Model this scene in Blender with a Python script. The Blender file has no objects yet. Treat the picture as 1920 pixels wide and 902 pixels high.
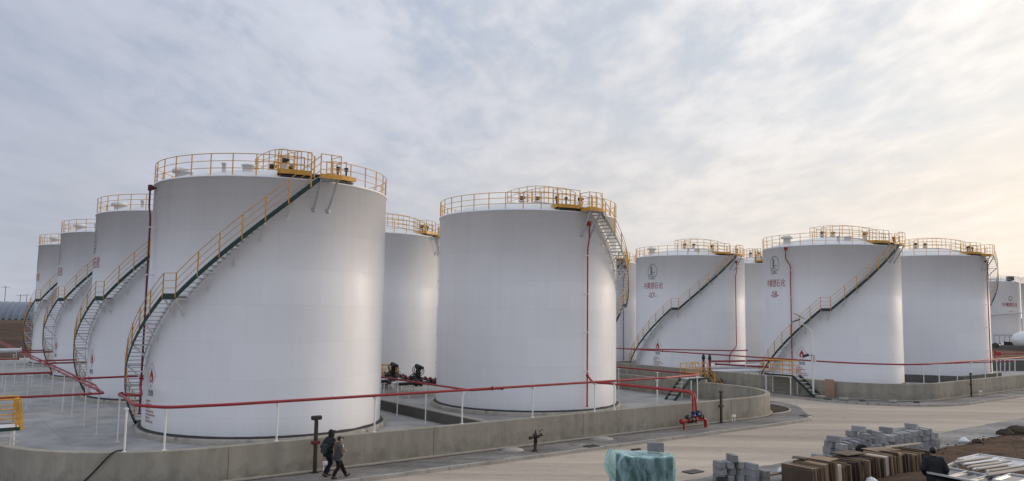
import bpy, math, random
import numpy as np
from mathutils import Vector, Matrix
random.seed(7)
R_ = math.radians
sc = bpy.context.scene
col = sc.collection

# ------------------------------------------------------------------ camera
CAMZ = 6.2
F, PITCH, ROLL = 1449.58, R_(5.2035), R_(0.7611)
cd = bpy.data.cameras.new('camera'); cam = bpy.data.objects.new('camera', cd); col.objects.link(cam)
sc.camera = cam
cd.sensor_width = 36.0; cd.lens = 36.0 * F / 1920.0; cd.clip_start = 0.2; cd.clip_end = 9000
r0 = Vector((1, 0, 0)); u0 = Vector((0, -math.sin(PITCH), math.cos(PITCH))); f0 = Vector((0, math.cos(PITCH), math.sin(PITCH)))
cr, sr = math.cos(ROLL), math.sin(ROLL)
rx = r0 * cr + u0 * sr; ux = -r0 * sr + u0 * cr
M = Matrix.Identity(4)
for i in range(3):
    M[i][0] = rx[i]; M[i][1] = ux[i]; M[i][2] = -f0[i]
M.translation = Vector((0, 0, CAMZ)); cam.matrix_world = M

# ------------------------------------------------------------------ light
SUN_AZ, SUN_EL = 60.0, 11.0           # azimuth clockwise from the view axis, degrees
sdir = Vector((math.sin(R_(SUN_AZ)) * math.cos(R_(SUN_EL)), math.cos(R_(SUN_AZ)) * math.cos(R_(SUN_EL)), math.sin(R_(SUN_EL))))
sl = bpy.data.lights.new('sun', 'SUN'); sun = bpy.data.objects.new('sun', sl); col.objects.link(sun)
sl.energy = 1.35; sl.angle = R_(13); sl.color = (1.0, 0.83, 0.66)
sun.rotation_euler = (-sdir).to_track_quat('-Z', 'Y').to_euler()
sun.location = (60, 40, 60)

w = bpy.data.worlds.new('World'); sc.world = w; w.use_nodes = True
nt = w.node_tree; N = nt.nodes; L = nt.links; N.clear()
def nd(t, **k):
    n = N.new(t)
    for a, v in k.items(): setattr(n, a, v)
    return n
def math_(op, a, b=None, clamp=False):
    n = nd('ShaderNodeMath', operation=op, use_clamp=clamp)
    for i, x in enumerate((a, b)):
        if x is None: continue
        if isinstance(x, (int, float)): n.inputs[i].default_value = x
        else: L.new(x, n.inputs[i])
    return n.outputs[0]
def ramp(fac, stops, interp='LINEAR'):
    n = nd('ShaderNodeValToRGB'); n.color_ramp.interpolation = interp
    e = n.color_ramp.elements
    while len(e) < len(stops): e.new(0.5)
    for el, (p, c) in zip(e, stops):
        el.position = p; el.color = (c, c, c, 1) if isinstance(c, (int, float)) else (*c, 1)
    L.new(fac, n.inputs[0]); return n.outputs[0]
def mixc(fac, a, b, mode='MIX'):
    n = nd('ShaderNodeMix', data_type='RGBA', blend_type=mode)
    for i, x in ((0, fac), (6, a), (7, b)):
        if isinstance(x, (int, float)): n.inputs[i].default_value = x
        elif isinstance(x, tuple): n.inputs[i].default_value = (*x, 1)
        else: L.new(x, n.inputs[i])
    return n.outputs[2]
sky = nd('ShaderNodeTexSky'); sky.sky_type = 'NISHITA'; sky.sun_disc = False
sky.sun_elevation = R_(SUN_EL); sky.sun_rotation = R_(SUN_AZ); sky.dust_density = 2.5; sky.air_density = 1.0
tc = nd('ShaderNodeTexCoord'); sx = nd('ShaderNodeSeparateXYZ'); L.new(tc.outputs['Generated'], sx.inputs[0])
X, Y, Z = sx.outputs
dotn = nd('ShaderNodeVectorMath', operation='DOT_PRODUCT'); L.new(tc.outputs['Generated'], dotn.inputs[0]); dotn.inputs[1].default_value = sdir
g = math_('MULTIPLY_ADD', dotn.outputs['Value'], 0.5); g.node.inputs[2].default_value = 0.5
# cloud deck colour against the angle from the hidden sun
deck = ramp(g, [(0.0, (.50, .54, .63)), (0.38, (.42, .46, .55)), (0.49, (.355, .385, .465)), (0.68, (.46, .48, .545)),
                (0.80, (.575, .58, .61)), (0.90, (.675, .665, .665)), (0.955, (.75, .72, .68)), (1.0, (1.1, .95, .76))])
# plane-projected cloud coordinates
zz = math_('ADD', math_('MAXIMUM', Z, 0.0), 0.10)
cx = math_('DIVIDE', X, zz); cy = math_('DIVIDE', Y, zz)
cb = nd('ShaderNodeCombineXYZ'); L.new(cx, cb.inputs[0]); L.new(cy, cb.inputs[1])
mp = nd('ShaderNodeMapping'); L.new(cb.outputs[0], mp.inputs[0]); mp.inputs['Rotation'].default_value = (0, 0, R_(28)); mp.inputs['Scale'].default_value = (1.0, 0.5, 1.0)
def noise(vec, scale, detail, rough, dist=0.0):
    n = nd('ShaderNodeTexNoise'); n.inputs['Scale'].default_value = scale; n.inputs['Detail'].default_value = detail
    n.inputs['Roughness'].default_value = rough; n.inputs['Distortion'].default_value = dist; L.new(vec, n.inputs['Vector']); return n.outputs['Fac']
n1 = noise(mp.outputs[0], 0.80, 6, 0.58, 0.0)
n2 = noise(mp.outputs[0], 4.6, 6, 0.60, 0.2)
n3 = noise(mp.outputs[0], 0.33, 3, 0.5, 0.3)
elev = ramp(Z, [(0.0, 0.0), (0.08, 0.10), (0.20, 0.50), (0.34, 1.0)])
mixn = math_('ADD', math_('MULTIPLY', n1, 0.54), math_('MULTIPLY', n2, 0.46))
gap = math_('MULTIPLY', math_('MULTIPLY', ramp(mixn, [(0.41, 1.0), (0.56, 0.0)], 'EASE'), elev), ramp(g, [(0.48, 0.35), (0.66, 1.0)]))
gap = math_('MULTIPLY', gap, ramp(n3, [(0.36, 0.35), (0.56, 1.0)]))
rag = math_('MULTIPLY', math_('SUBTRACT', ramp(mixn, [(0.40, 0.0), (0.62, 1.0)]), 0.45), math_('MULTIPLY', math_('ADD', 0.05, math_('MULTIPLY', elev, 0.20)), ramp(g, [(0.50, 0.40), (0.74, 1.0)])))
bright = math_('ADD', rag, 1.0)
soft = ramp(n2, [(0.3, 0.975), (0.7, 1.025)])
big = ramp(n3, [(0.3, 0.92), (0.7, 1.06)])
hz = ramp(Z, [(0.0, 1.0), (0.12, 0.98), (0.30, 1.0), (0.46, 1.12), (0.7, 1.45), (1.0, 1.6)])
mod = math_('MULTIPLY', math_('MULTIPLY', bright, soft), math_('MULTIPLY', big, hz))
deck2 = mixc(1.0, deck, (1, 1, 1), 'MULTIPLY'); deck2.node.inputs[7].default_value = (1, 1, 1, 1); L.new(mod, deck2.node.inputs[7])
# warm grey air low over the horizon on the left
low = ramp(Z, [(0.0, 1.0), (0.12, 0.7), (0.26, 0.0)], 'EASE')
warm = ramp(g, [(0.45, (1.02, .985, .945)), (0.75, (1.06, 1.0, .92)), (0.92, (1.12, 1.01, .88))])
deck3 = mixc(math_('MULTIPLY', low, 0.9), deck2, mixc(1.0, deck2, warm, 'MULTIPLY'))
# blue seen through the thin cloud: the Nishita sky toned towards the photograph's pale winter blue
skyb = mixc(1.0, sky.outputs[0], (.10, .10, .10), 'MULTIPLY')
blue = mixc(0.65, skyb, ramp(g, [(0.4, (.31, .395, .54)), (0.7, (.36, .455, .62)), (0.95, (.52, .59, .69))]))
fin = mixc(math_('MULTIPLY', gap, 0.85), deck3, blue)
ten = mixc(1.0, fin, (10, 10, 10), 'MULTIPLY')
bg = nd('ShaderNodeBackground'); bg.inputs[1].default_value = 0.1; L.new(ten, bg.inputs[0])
wo = nd('ShaderNodeOutputWorld'); L.new(bg.outputs[0], wo.inputs[0])
sc.view_settings.view_transform = 'Standard'; sc.view_settings.look = 'None'
sc.view_settings.exposure = 0.36; sc.view_settings.gamma = 1.0
sc.cycles.max_bounces = 6

# ------------------------------------------------------------------ geometry helpers
MD = Vector((0.795, 0.607, 0)).normalized()       # along the road
BD = Vector((-MD.y, MD.x, 0))                     # away from the road, into the tank farm
ANG = math.atan2(MD.y, MD.x)
def W(m, b, z=0.0): return MD * m + BD * b + Vector((0, 0, z))
def ray(u, v):
    u -= 960; v -= 451
    x = cr * u + sr * v; y = -sr * u + cr * v
    d = Vector((x, F * math.cos(PITCH) + y * math.sin(PITCH), F * math.sin(PITCH) - y * math.cos(PITCH)))
    return d / math.hypot(d.x, d.y)
def G(u, v, z):                                    # where a sight line meets the level z
    d = ray(u, v); t = (z - CAMZ) / d.z
    return Vector((d.x * t, d.y * t, z))
def tomb(p): return (p.x * MD.x + p.y * MD.y, p.x * BD.x + p.y * BD.y)
ROOT = {}
class MB:
    def __init__(s): s.v = []; s.f = []; s.sm = []
    def add(s, vs, fs, smooth=False):
        k = len(s.v); s.v += [Vector(v) for v in vs]
        for f in fs: s.f.append([i + k for i in f]); s.sm.append(smooth)
        return s
    def box(s, c, size, rz=0.0, rx=0.0, ry=0.0):
        hx, hy, hz = [q / 2 for q in size]
        m = Matrix.Rotation(rz, 3, 'Z') @ Matrix.Rotation(ry, 3, 'Y') @ Matrix.Rotation(rx, 3, 'X')
        vs = [Vector(c) + m @ Vector((a * hx, b * hy, d * hz)) for a in (-1, 1) for b in (-1, 1) for d in (-1, 1)]
        return s.add(vs, [(0, 1, 3, 2), (4, 6, 7, 5), (0, 4, 5, 1), (2, 3, 7, 6), (0, 2, 6, 4), (1, 5, 7, 3)])
    def bevbox(s, c, size, rz=0.0, e=0.012, ry=0.0):
        hx, hy, hz = [q / 2 for q in size]
        m = Matrix.Rotation(rz, 3, 'Z') @ Matrix.Rotation(ry, 3, 'Y'); C = Vector(c); vs = []
        for d, sh in ((-1, e), (-1, 0), (1, 0), (1, e)):
            z = d * (hz if sh else hz - e)
            x, y = hx - sh, hy - sh; q = e
            for px, py in ((-x + q, -y), (x - q, -y), (x, -y + q), (x, y - q), (x - q, y), (-x + q, y), (-x, y - q), (-x, -y + q)):
                vs.append(C + m @ Vector((px, py, z)))
        fs = [tuple(reversed(range(8))), tuple(range(24, 32))]
        for r in range(3):
            for i in range(8):
                j = (i + 1) % 8; fs.append((r * 8 + i, r * 8 + j, r * 8 + 8 + j, r * 8 + 8 + i))
        return s.add(vs, fs)
    def tube(s, pts, r, seg=8, closed=False, smooth=True, caps=True):
        pts = [Vector(p) for p in pts]; n = len(pts)
        rs = r if isinstance(r, (list, tuple)) else [r] * n
        def tan(i):
            if closed: a = pts[i] - pts[i - 1]; b = pts[(i + 1) % n] - pts[i]
            else:
                a = pts[i] - pts[max(i - 1, 0)]; b = pts[min(i + 1, n - 1)] - pts[i]
            if a.length < 1e-9: a = b
            if b.length < 1e-9: b = a
            t = a.normalized() + b.normalized()
            return t.normalized() if t.length > 1e-6 else a.normalized()
        t0 = tan(0); up = Vector((0, 0, 1)) if abs(t0.z) < 0.9 else Vector((1, 0, 0))
        nrm = t0.cross(up).normalized(); vs = []; fs = []
        for i in range(n):
            t = tan(i); nrm = (nrm - t * nrm.dot(t))
            nrm = nrm.normalized() if nrm.length > 1e-6 else t.orthogonal().normalized()
            bn = t.cross(nrm)
            for k in range(seg):
                a = 2 * math.pi * (k + 0.5) / seg
                vs.append(pts[i] + (nrm * math.cos(a) + bn * math.sin(a)) * rs[i])
        for i in range(n if closed else n - 1):
            for k in range(seg):
                a, b = i * seg + k, i * seg + (k + 1) % seg; j = (i + 1) % n
                fs.append((a, b, j * seg + (k + 1) % seg, j * seg + k))
        s.add(vs, fs, smooth)
        if caps and not closed: s.add(vs[:seg] , [tuple(reversed(range(seg)))]); s.add(vs[-seg:], [tuple(range(seg))])
        return s
    def bar(s, a, b, wd, th, up=(0, 0, 1)):
        a = Vector(a); b = Vector(b); t = (b - a).normalized(); upv = Vector(up)
        sd = t.cross(upv)
        sd = sd.normalized() if sd.length > 1e-6 else t.orthogonal().normalized()
        u = sd.cross(t)
        vs = [p + sd * (i * wd / 2) + u * (j * th / 2) for p in (a, b) for i, j in ((-1, -1), (1, -1), (1, 1), (-1, 1))]
        return s.add(vs, [(3, 2, 1, 0), (4, 5, 6, 7), (0, 1, 5, 4), (1, 2, 6, 5), (2, 3, 7, 6), (3, 0, 4, 7)])
    def lathe(s, prof, c=(0, 0, 0), seg=32, smooth=True, axis=None, a0=0.0, a1=None):
        C = Vector(c); full = a1 is None
        A = [a0 + (2 * math.pi if full else a1 - a0) * k / seg for k in range(seg if full else seg + 1)]
        q = Vector(axis).to_track_quat('Z', 'Y').to_matrix() if axis else Matrix.Identity(3)
        vs = [C + q @ Vector((r * math.cos(a), r * math.sin(a), z)) for r, z in prof for a in A]
        n = len(A); fs = []
        for i in range(len(prof) - 1):
            for k in range(n if full else n - 1):
                j = (k + 1) % n
                fs.append((i * n + k, i * n + j, (i + 1) * n + j, (i + 1) * n + k))
        return s.add(vs, fs, smooth)
    def sweep(s, path, prof, closed=False, smooth=False):
        """prof: (offset to the left of travel, z) closed loop; path: list of xy"""
        P = [Vector((p[0], p[1], p[2] if len(p) > 2 else 0)) for p in path]; n = len(P); vs = []
        for i in range(n):
            a = P[i] - P[i - 1] if (closed or i > 0) else P[1] - P[0]
            b = P[(i + 1) % n] - P[i] if (closed or i < n - 1) else P[-1] - P[-2]
            a.z = b.z = 0; a.normalize(); b.normalize(); t = (a + b).normalized()
            l = Vector((-t.y, t.x, 0)); k = 1 / max(0.4, l.dot(Vector((-a.y, a.x, 0))))
            for o, z in prof: vs.append(P[i] + l * (o * k) + Vector((0, 0, z)))
        m = len(prof); fs = []
        for i in range(n if closed else n - 1):
            j = (i + 1) % n
            for k in range(m):
                q = (k + 1) % m; fs.append((i * m + k, i * m + q, j * m + q, j * m + k))
        if not closed: fs += [tuple(range(m)), tuple(reversed(range((n - 1) * m, n * m)))]
        return s.add(vs, fs, smooth)
    def poly(s, pts, z): return s.add([(p[0], p[1], z) for p in pts], [tuple(range(len(pts)))])
    def build(s, name, mat, parent=None, fixn=True):
        o3 = ROOT.get(parent.name, Vector((0, 0, 0))) if parent else Vector((0, 0, 0))
        me = bpy.data.meshes.new(name); me.from_pydata([tuple(v - o3) for v in s.v], [], s.f)
        me.polygons.foreach_set('use_smooth', s.sm)
        if fixn:
            import bmesh
            bm = bmesh.new(); bm.from_mesh(me); bmesh.ops.recalc_face_normals(bm, faces=bm.faces); bm.to_mesh(me); bm.free()
        me.materials.append(mat); me.update()
        o = bpy.data.objects.new(name, me); col.objects.link(o)
        if parent: o.parent = parent; ROOT[o.name] = o3
        return o
def tag(o, label=None, cat=None, group=None, kind=None):
    if label: o['label'] = label
    if cat: o['category'] = cat
    if group: o['group'] = group
    if kind: o['kind'] = kind
    return o
def thing(name, label, cat, loc, group=None):
    o = bpy.data.objects.new(name, None); col.objects.link(o); o.location = loc; o.empty_display_size = 0.3
    ROOT[o.name] = Vector(loc); return tag(o, label, cat, group)
def dup(src, loc, label):
    r = src.copy(); col.objects.link(r); r.location = loc; r['label'] = label; ROOT[r.name] = Vector(loc)
    for ch in list(src.children):
        c = ch.copy(); col.objects.link(c); c.parent = r
        for gch in ch.children:
            d = gch.copy(); col.objects.link(d); d.parent = c
    return r
def fillet(pts, r, k=5):
    pts = [Vector(p) for p in pts]; out = [pts[0]]
    for i in range(1, len(pts) - 1):
        a, b, c = pts[i - 1], pts[i], pts[i + 1]
        d = min(r, (a - b).length * .45, (c - b).length * .45)
        p, q = b + (a - b).normalized() * d, b + (c - b).normalized() * d
        for j in range(k + 1):
            t = j / k; out.append(p * (1 - t) ** 2 + b * 2 * t * (1 - t) + q * t * t)
    return out + [pts[-1]]

# ------------------------------------------------------------------ materials
def material(name, color, rough=0.6, metal=0.0, var=0.0, scale=3.0, stretch=(1, 1, 1), var2=0.0, scale2=0.4, bump=0.0, bscale=40.0,
             spots=None, rot=0.0, spec=0.5, alpha=1.0):
    m = bpy.data.materials.new(name); m.use_nodes = True; t = m.node_tree; n = t.nodes; l = t.links
    b = n['Principled BSDF']; b.inputs['Roughness'].default_value = rough; b.inputs['Metallic'].default_value = metal
    b.inputs['Specular IOR Level'].default_value = .12 if rough >= .87 else spec
    tcn = n.new('ShaderNodeTexCoord'); mpn = n.new('ShaderNodeMapping'); l.new(tcn.outputs['Object'], mpn.inputs[0])
    mpn.inputs['Scale'].default_value = stretch; mpn.inputs['Rotation'].default_value = (0, 0, rot)
    def nz(sc_, det=5, ro=.6, vec=None):
        q = n.new('ShaderNodeTexNoise'); q.inputs['Scale'].default_value = sc_; q.inputs['Detail'].default_value = det; q.inputs['Roughness'].default_value = ro
        l.new(vec or mpn.outputs[0], q.inputs['Vector']); return q.outputs['Fac']
    def mul(cin, fac, lo, hi):
        mr = n.new('ShaderNodeMapRange'); mr.inputs['From Min'].default_value = .3; mr.inputs['From Max'].default_value = .7
        mr.inputs['To Min'].default_value = lo; mr.inputs['To Max'].default_value = hi; l.new(fac, mr.inputs['Value'])
        mx = n.new('ShaderNodeMix'); mx.data_type = 'RGBA'; mx.blend_type = 'MULTIPLY'; mx.inputs[0].default_value = 1
        l.new(cin, mx.inputs[6]); l.new(mr.outputs[0], mx.inputs[7]); return mx.outputs[2]
    rgb = n.new('ShaderNodeRGB'); rgb.outputs[0].default_value = (*color, 1); c = rgb.outputs[0]
    if var: c = mul(c, nz(scale), 1 - var, 1 + var)
    if var2: c = mul(c, nz(scale2, 3, .5), 1 - var2, 1 + var2)
    if spots:
        sc_, thr, scol, amt = spots
        f = nz(sc_, 6, .65); rp = n.new('ShaderNodeValToRGB'); rp.color_ramp.elements[0].position = thr; rp.color_ramp.elements[1].position = thr + .12
        l.new(f, rp.inputs[0]); mm = n.new('ShaderNodeMath'); mm.operation = 'MULTIPLY'; mm.inputs[1].default_value = amt; l.new(rp.outputs[0], mm.inputs[0])
        mx = n.new('ShaderNodeMix'); mx.data_type = 'RGBA'; l.new(mm.outputs[0], mx.inputs[0]); l.new(c, mx.inputs[6]); mx.inputs[7].default_value = (*scol, 1); c = mx.outputs[2]
    l.new(c, b.inputs['Base Color'])
    if bump:
        bn = n.new('ShaderNodeBump'); bn.inputs['Strength'].default_value = bump; bn.inputs['Distance'].default_value = .03
        l.new(nz(bscale, 5, .65), bn.inputs['Height']); l.new(bn.outputs[0], b.inputs['Normal'])
    b.inputs['Alpha'].default_value = alpha
    return m
def shell_material():
    m = bpy.data.materials.new('white_tank_paint'); m.use_nodes = True; t = m.node_tree; n = t.nodes; l = t.links
    b = n['Principled BSDF']; b.inputs['Roughness'].default_value = .38; b.inputs['Specular IOR Level'].default_value = .45
    tcn = n.new('ShaderNodeTexCoord'); sp = n.new('ShaderNodeSeparateXYZ'); l.new(tcn.outputs['Object'], sp.inputs[0])
    def mt(op, a, bb=None):
        q = n.new('ShaderNodeMath'); q.operation = op
        for i, x in enumerate((a, bb)):
            if x is None: continue
            if isinstance(x, (int, float)): q.inputs[i].default_value = x
            else: l.new(x, q.inputs[i])
        return q.outputs[0]
    def nz(scale, det, stretch):
        mpn = n.new('ShaderNodeMapping'); l.new(tcn.outputs['Object'], mpn.inputs[0]); mpn.inputs['Scale'].default_value = stretch
        q = n.new('ShaderNodeTexNoise'); q.inputs['Scale'].default_value = scale; q.inputs['Detail'].default_value = det; l.new(mpn.outputs[0], q.inputs['Vector']); return q.outputs['Fac']
    zc = mt('DIVIDE', mt('SUBTRACT', sp.outputs[2], .3), 1.81)
    fr = mt('FRACT', zc); seam = mt('LESS_THAN', mt('ABSOLUTE', mt('SUBTRACT', fr, .5)), .0085)
    ang = mt('MULTIPLY', mt('ARCTAN2', sp.outputs[1], sp.outputs[0]), 6.27 / 5.63)
    fl = mt('FLOOR', mt('ADD', zc, .5)); off = mt('FRACT', mt('MULTIPLY', fl, .381))
    va = mt('FRACT', mt('ADD', ang, off)); vs = mt('LESS_THAN', mt('ABSOLUTE', mt('SUBTRACT', va, .5)), .0022)
    sm = mt('MULTIPLY', mt('MAXIMUM', seam, vs), mt('MULTIPLY', nz(1.3, 3, (1, 1, 1)), .55))
    # every plate course and plate catches a slightly different coat of paint
    wn = n.new('ShaderNodeTexWhiteNoise'); wn.noise_dimensions = '2D'; cbn = n.new('ShaderNodeCombineXYZ')
    l.new(fl, cbn.inputs[0]); l.new(mt('FLOOR', mt('ADD', ang, off)), cbn.inputs[1]); l.new(cbn.outputs[0], wn.inputs['Vector'])
    tone = mt('ADD', mt('MULTIPLY', wn.outputs['Value'], .035), mt('MULTIPLY', nz(.35, 4, (1, 1, .6)), .10))
    streak = mt('MULTIPLY', nz(2.6, 4, (1, 1, .05)), .06)
    val = mt('SUBTRACT', mt('ADD', mt('ADD', .705, tone), streak), mt('MULTIPLY', sm, .20))
    # splash-back dirt on the lowest course
    dirt = n.new('ShaderNodeMapRange'); dirt.inputs['From Min'].default_value = .3; dirt.inputs['From Max'].default_value = 1.2; dirt.inputs['To Min'].default_value = .10; dirt.inputs['To Max'].default_value = 0
    l.new(sp.outputs[2], dirt.inputs['Value'])
    val = mt('SUBTRACT', val, mt('MULTIPLY', dirt.outputs[0], nz(3, 5, (1, 1, .3))))
    run = n.new('ShaderNodeMapRange'); run.inputs['From Min'].default_value = .52; run.inputs['From Max'].default_value = .74; l.new(nz(3.4, 4, (1, 1, .035)), run.inputs['Value'])
    top = n.new('ShaderNodeMapRange'); top.inputs['From Min'].default_value = 8.5; top.inputs['From Max'].default_value = 12.9; l.new(sp.outputs[2], top.inputs['Value'])
    val = mt('SUBTRACT', val, mt('MULTIPLY', mt('MULTIPLY', run.outputs[0], top.outputs[0]), .045))
    cb2 = n.new('ShaderNodeCombineColor'); l.new(val, cb2.inputs[0]); l.new(mt('MULTIPLY', val, 1.0), cb2.inputs[1]); l.new(mt('MULTIPLY', val, 1.015), cb2.inputs[2])
    l.new(cb2.outputs[0], b.inputs['Base Color'])
    bn = n.new('ShaderNodeBump'); bn.inputs['Strength'].default_value = .35; bn.inputs['Distance'].default_value = .05
    h = mt('ADD', mt('MULTIPLY', nz(.8, 2, (1, 1, 1)), .9), mt('MULTIPLY', sm, .25)); l.new(h, bn.inputs['Height']); l.new(bn.outputs[0], b.inputs['Normal'])
    l.new(mt('ADD', .30, mt('MULTIPLY', nz(1.5, 4, (1, 1, .4)), .18)), b.inputs['Roughness'])
    return m
def earth_material():
    m = material('brown_earth', (.066, .040, .026), .97, var=.45, scale=1.1, var2=.35, scale2=.06, bump=1.0, bscale=3.5, spots=(2.6, .58, (.11, .070, .046), .55)); return m
def more(m, scale, stretch, rot, lo, hi, a, b_, zband=None, det=5):
    """multiply a material's colour by one more stretched noise (tracks, runs, stains); zband limits it to heights below the second value"""
    t = m.node_tree; n = t.nodes; l = t.links; b = n['Principled BSDF']; src = b.inputs['Base Color'].links[0].from_socket
    tcn = n.new('ShaderNodeTexCoord'); mpn = n.new('ShaderNodeMapping'); l.new(tcn.outputs['Object'], mpn.inputs[0]); mpn.inputs['Scale'].default_value = stretch; mpn.inputs['Rotation'].default_value = (0, 0, rot)
    q = n.new('ShaderNodeTexNoise'); q.inputs['Scale'].default_value = scale; q.inputs['Detail'].default_value = det; q.inputs['Roughness'].default_value = .62; l.new(mpn.outputs[0], q.inputs['Vector'])
    f = q.outputs['Fac']
    if zband:
        sp = n.new('ShaderNodeSeparateXYZ'); l.new(tcn.outputs['Object'], sp.inputs[0]); zr = n.new('ShaderNodeMapRange'); zr.inputs['From Min'].default_value = zband[0]; zr.inputs['From Max'].default_value = zband[1]; zr.inputs['To Min'].default_value = zband[2]; zr.inputs['To Max'].default_value = zband[3]
        l.new(sp.outputs[2], zr.inputs['Value']); ad = n.new('ShaderNodeMath'); ad.operation = 'ADD'; l.new(f, ad.inputs[0]); l.new(zr.outputs[0], ad.inputs[1]); f = ad.outputs[0]
    mr = n.new('ShaderNodeMapRange'); mr.inputs['From Min'].default_value = a; mr.inputs['From Max'].default_value = b_; mr.inputs['To Min'].default_value = lo; mr.inputs['To Max'].default_value = hi; l.new(f, mr.inputs['Value'])
    mx = n.new('ShaderNodeMix'); mx.data_type = 'RGBA'; mx.blend_type = 'MULTIPLY'; mx.inputs[0].default_value = 1; l.new(src, mx.inputs[6]); l.new(mr.outputs[0], mx.inputs[7]); l.new(mx.outputs[2], b.inputs['Base Color']); return m
def road_material():
    m = material('dusty_concrete_road', (.41, .352, .285), .9, var=.13, scale=.55, stretch=(.14, 1.6, 1), rot=-ANG, var2=.2, scale2=.16, bump=.35, bscale=9, spots=(.7, .57, (.28, .245, .205), .65))
    more(m, .8, (.10, 1.1, 1), -ANG + .06, .93, 1.05, .34, .62)          # wheel tracks
    more(m, 9.0, (1, 1, 1), 0, .90, 1.07, .35, .65, det=8)             # grit
    more(m, 2.6, (.6, 1, 1), .4, .72, 1.0, .28, .40, det=7)           # small stains
    return m
def paver_material(name, c):
    m = material(name, c, .9, var=.10, scale=1.6, var2=.12, scale2=.35, rot=-ANG, bump=.2, bscale=20)
    t = m.node_tree; n = t.nodes; l = t.links; b = n['Principled BSDF']; src = b.inputs['Base Color'].links[0].from_socket
    br = n.new('ShaderNodeTexBrick'); br.inputs['Scale'].default_value = 1.0; br.inputs['Brick Width'].default_value = .42; br.inputs['Row Height'].default_value = .21; br.inputs['Mortar Size'].default_value = .012
    br.inputs['Color1'].default_value = (1.08, 1.08, 1.08, 1); br.inputs['Color2'].default_value = (.88, .88, .88, 1); br.inputs['Mortar'].default_value = (.6, .6, .6, 1)
    mpn = [q for q in n if q.type == 'MAPPING'][0]; l.new(mpn.outputs[0], br.inputs['Vector'])
    mx = n.new('ShaderNodeMix'); mx.data_type = 'RGBA'; mx.blend_type = 'MULTIPLY'; mx.inputs[0].default_value = 1
    l.new(src, mx.inputs[6]); l.new(br.outputs['Color'], mx.inputs[7])
    # diagonal lighter bands laid in the paving
    wv = n.new('ShaderNodeTexWave'); wv.bands_direction = 'DIAGONAL'; wv.inputs['Scale'].default_value = .11; wv.inputs['Distortion'].default_value = 2.5; wv.inputs['Detail'].default_value = 2
    l.new(mpn.outputs[0], wv.inputs['Vector'])
    mr = n.new('ShaderNodeMapRange'); mr.inputs['To Min'].default_value = .86; mr.inputs['To Max'].default_value = 1.14; l.new(wv.outputs['Fac'], mr.inputs['Value'])
    m2 = n.new('ShaderNodeMix'); m2.data_type = 'RGBA'; m2.blend_type = 'MULTIPLY'; m2.inputs[0].default_value = 1
    l.new(mx.outputs[2], m2.inputs[6]); l.new(mr.outputs[0], m2.inputs[7]); l.new(m2.outputs[2], b.inputs['Base Color']); return m
def tone(m, lo, hi):
    t = m.node_tree; n = t.nodes; l = t.links; b = n['Principled BSDF']; src = b.inputs['Base Color'].links[0].from_socket
    oi = n.new('ShaderNodeObjectInfo'); mr = n.new('ShaderNodeMapRange'); mr.inputs['To Min'].default_value = lo; mr.inputs['To Max'].default_value = hi; l.new(oi.outputs['Random'], mr.inputs['Value'])
    mx = n.new('ShaderNodeMix'); mx.data_type = 'RGBA'; mx.blend_type = 'MULTIPLY'; mx.inputs[0].default_value = 1; l.new(src, mx.inputs[6]); l.new(mr.outputs[0], mx.inputs[7]); l.new(mx.outputs[2], b.inputs['Base Color'])
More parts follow.
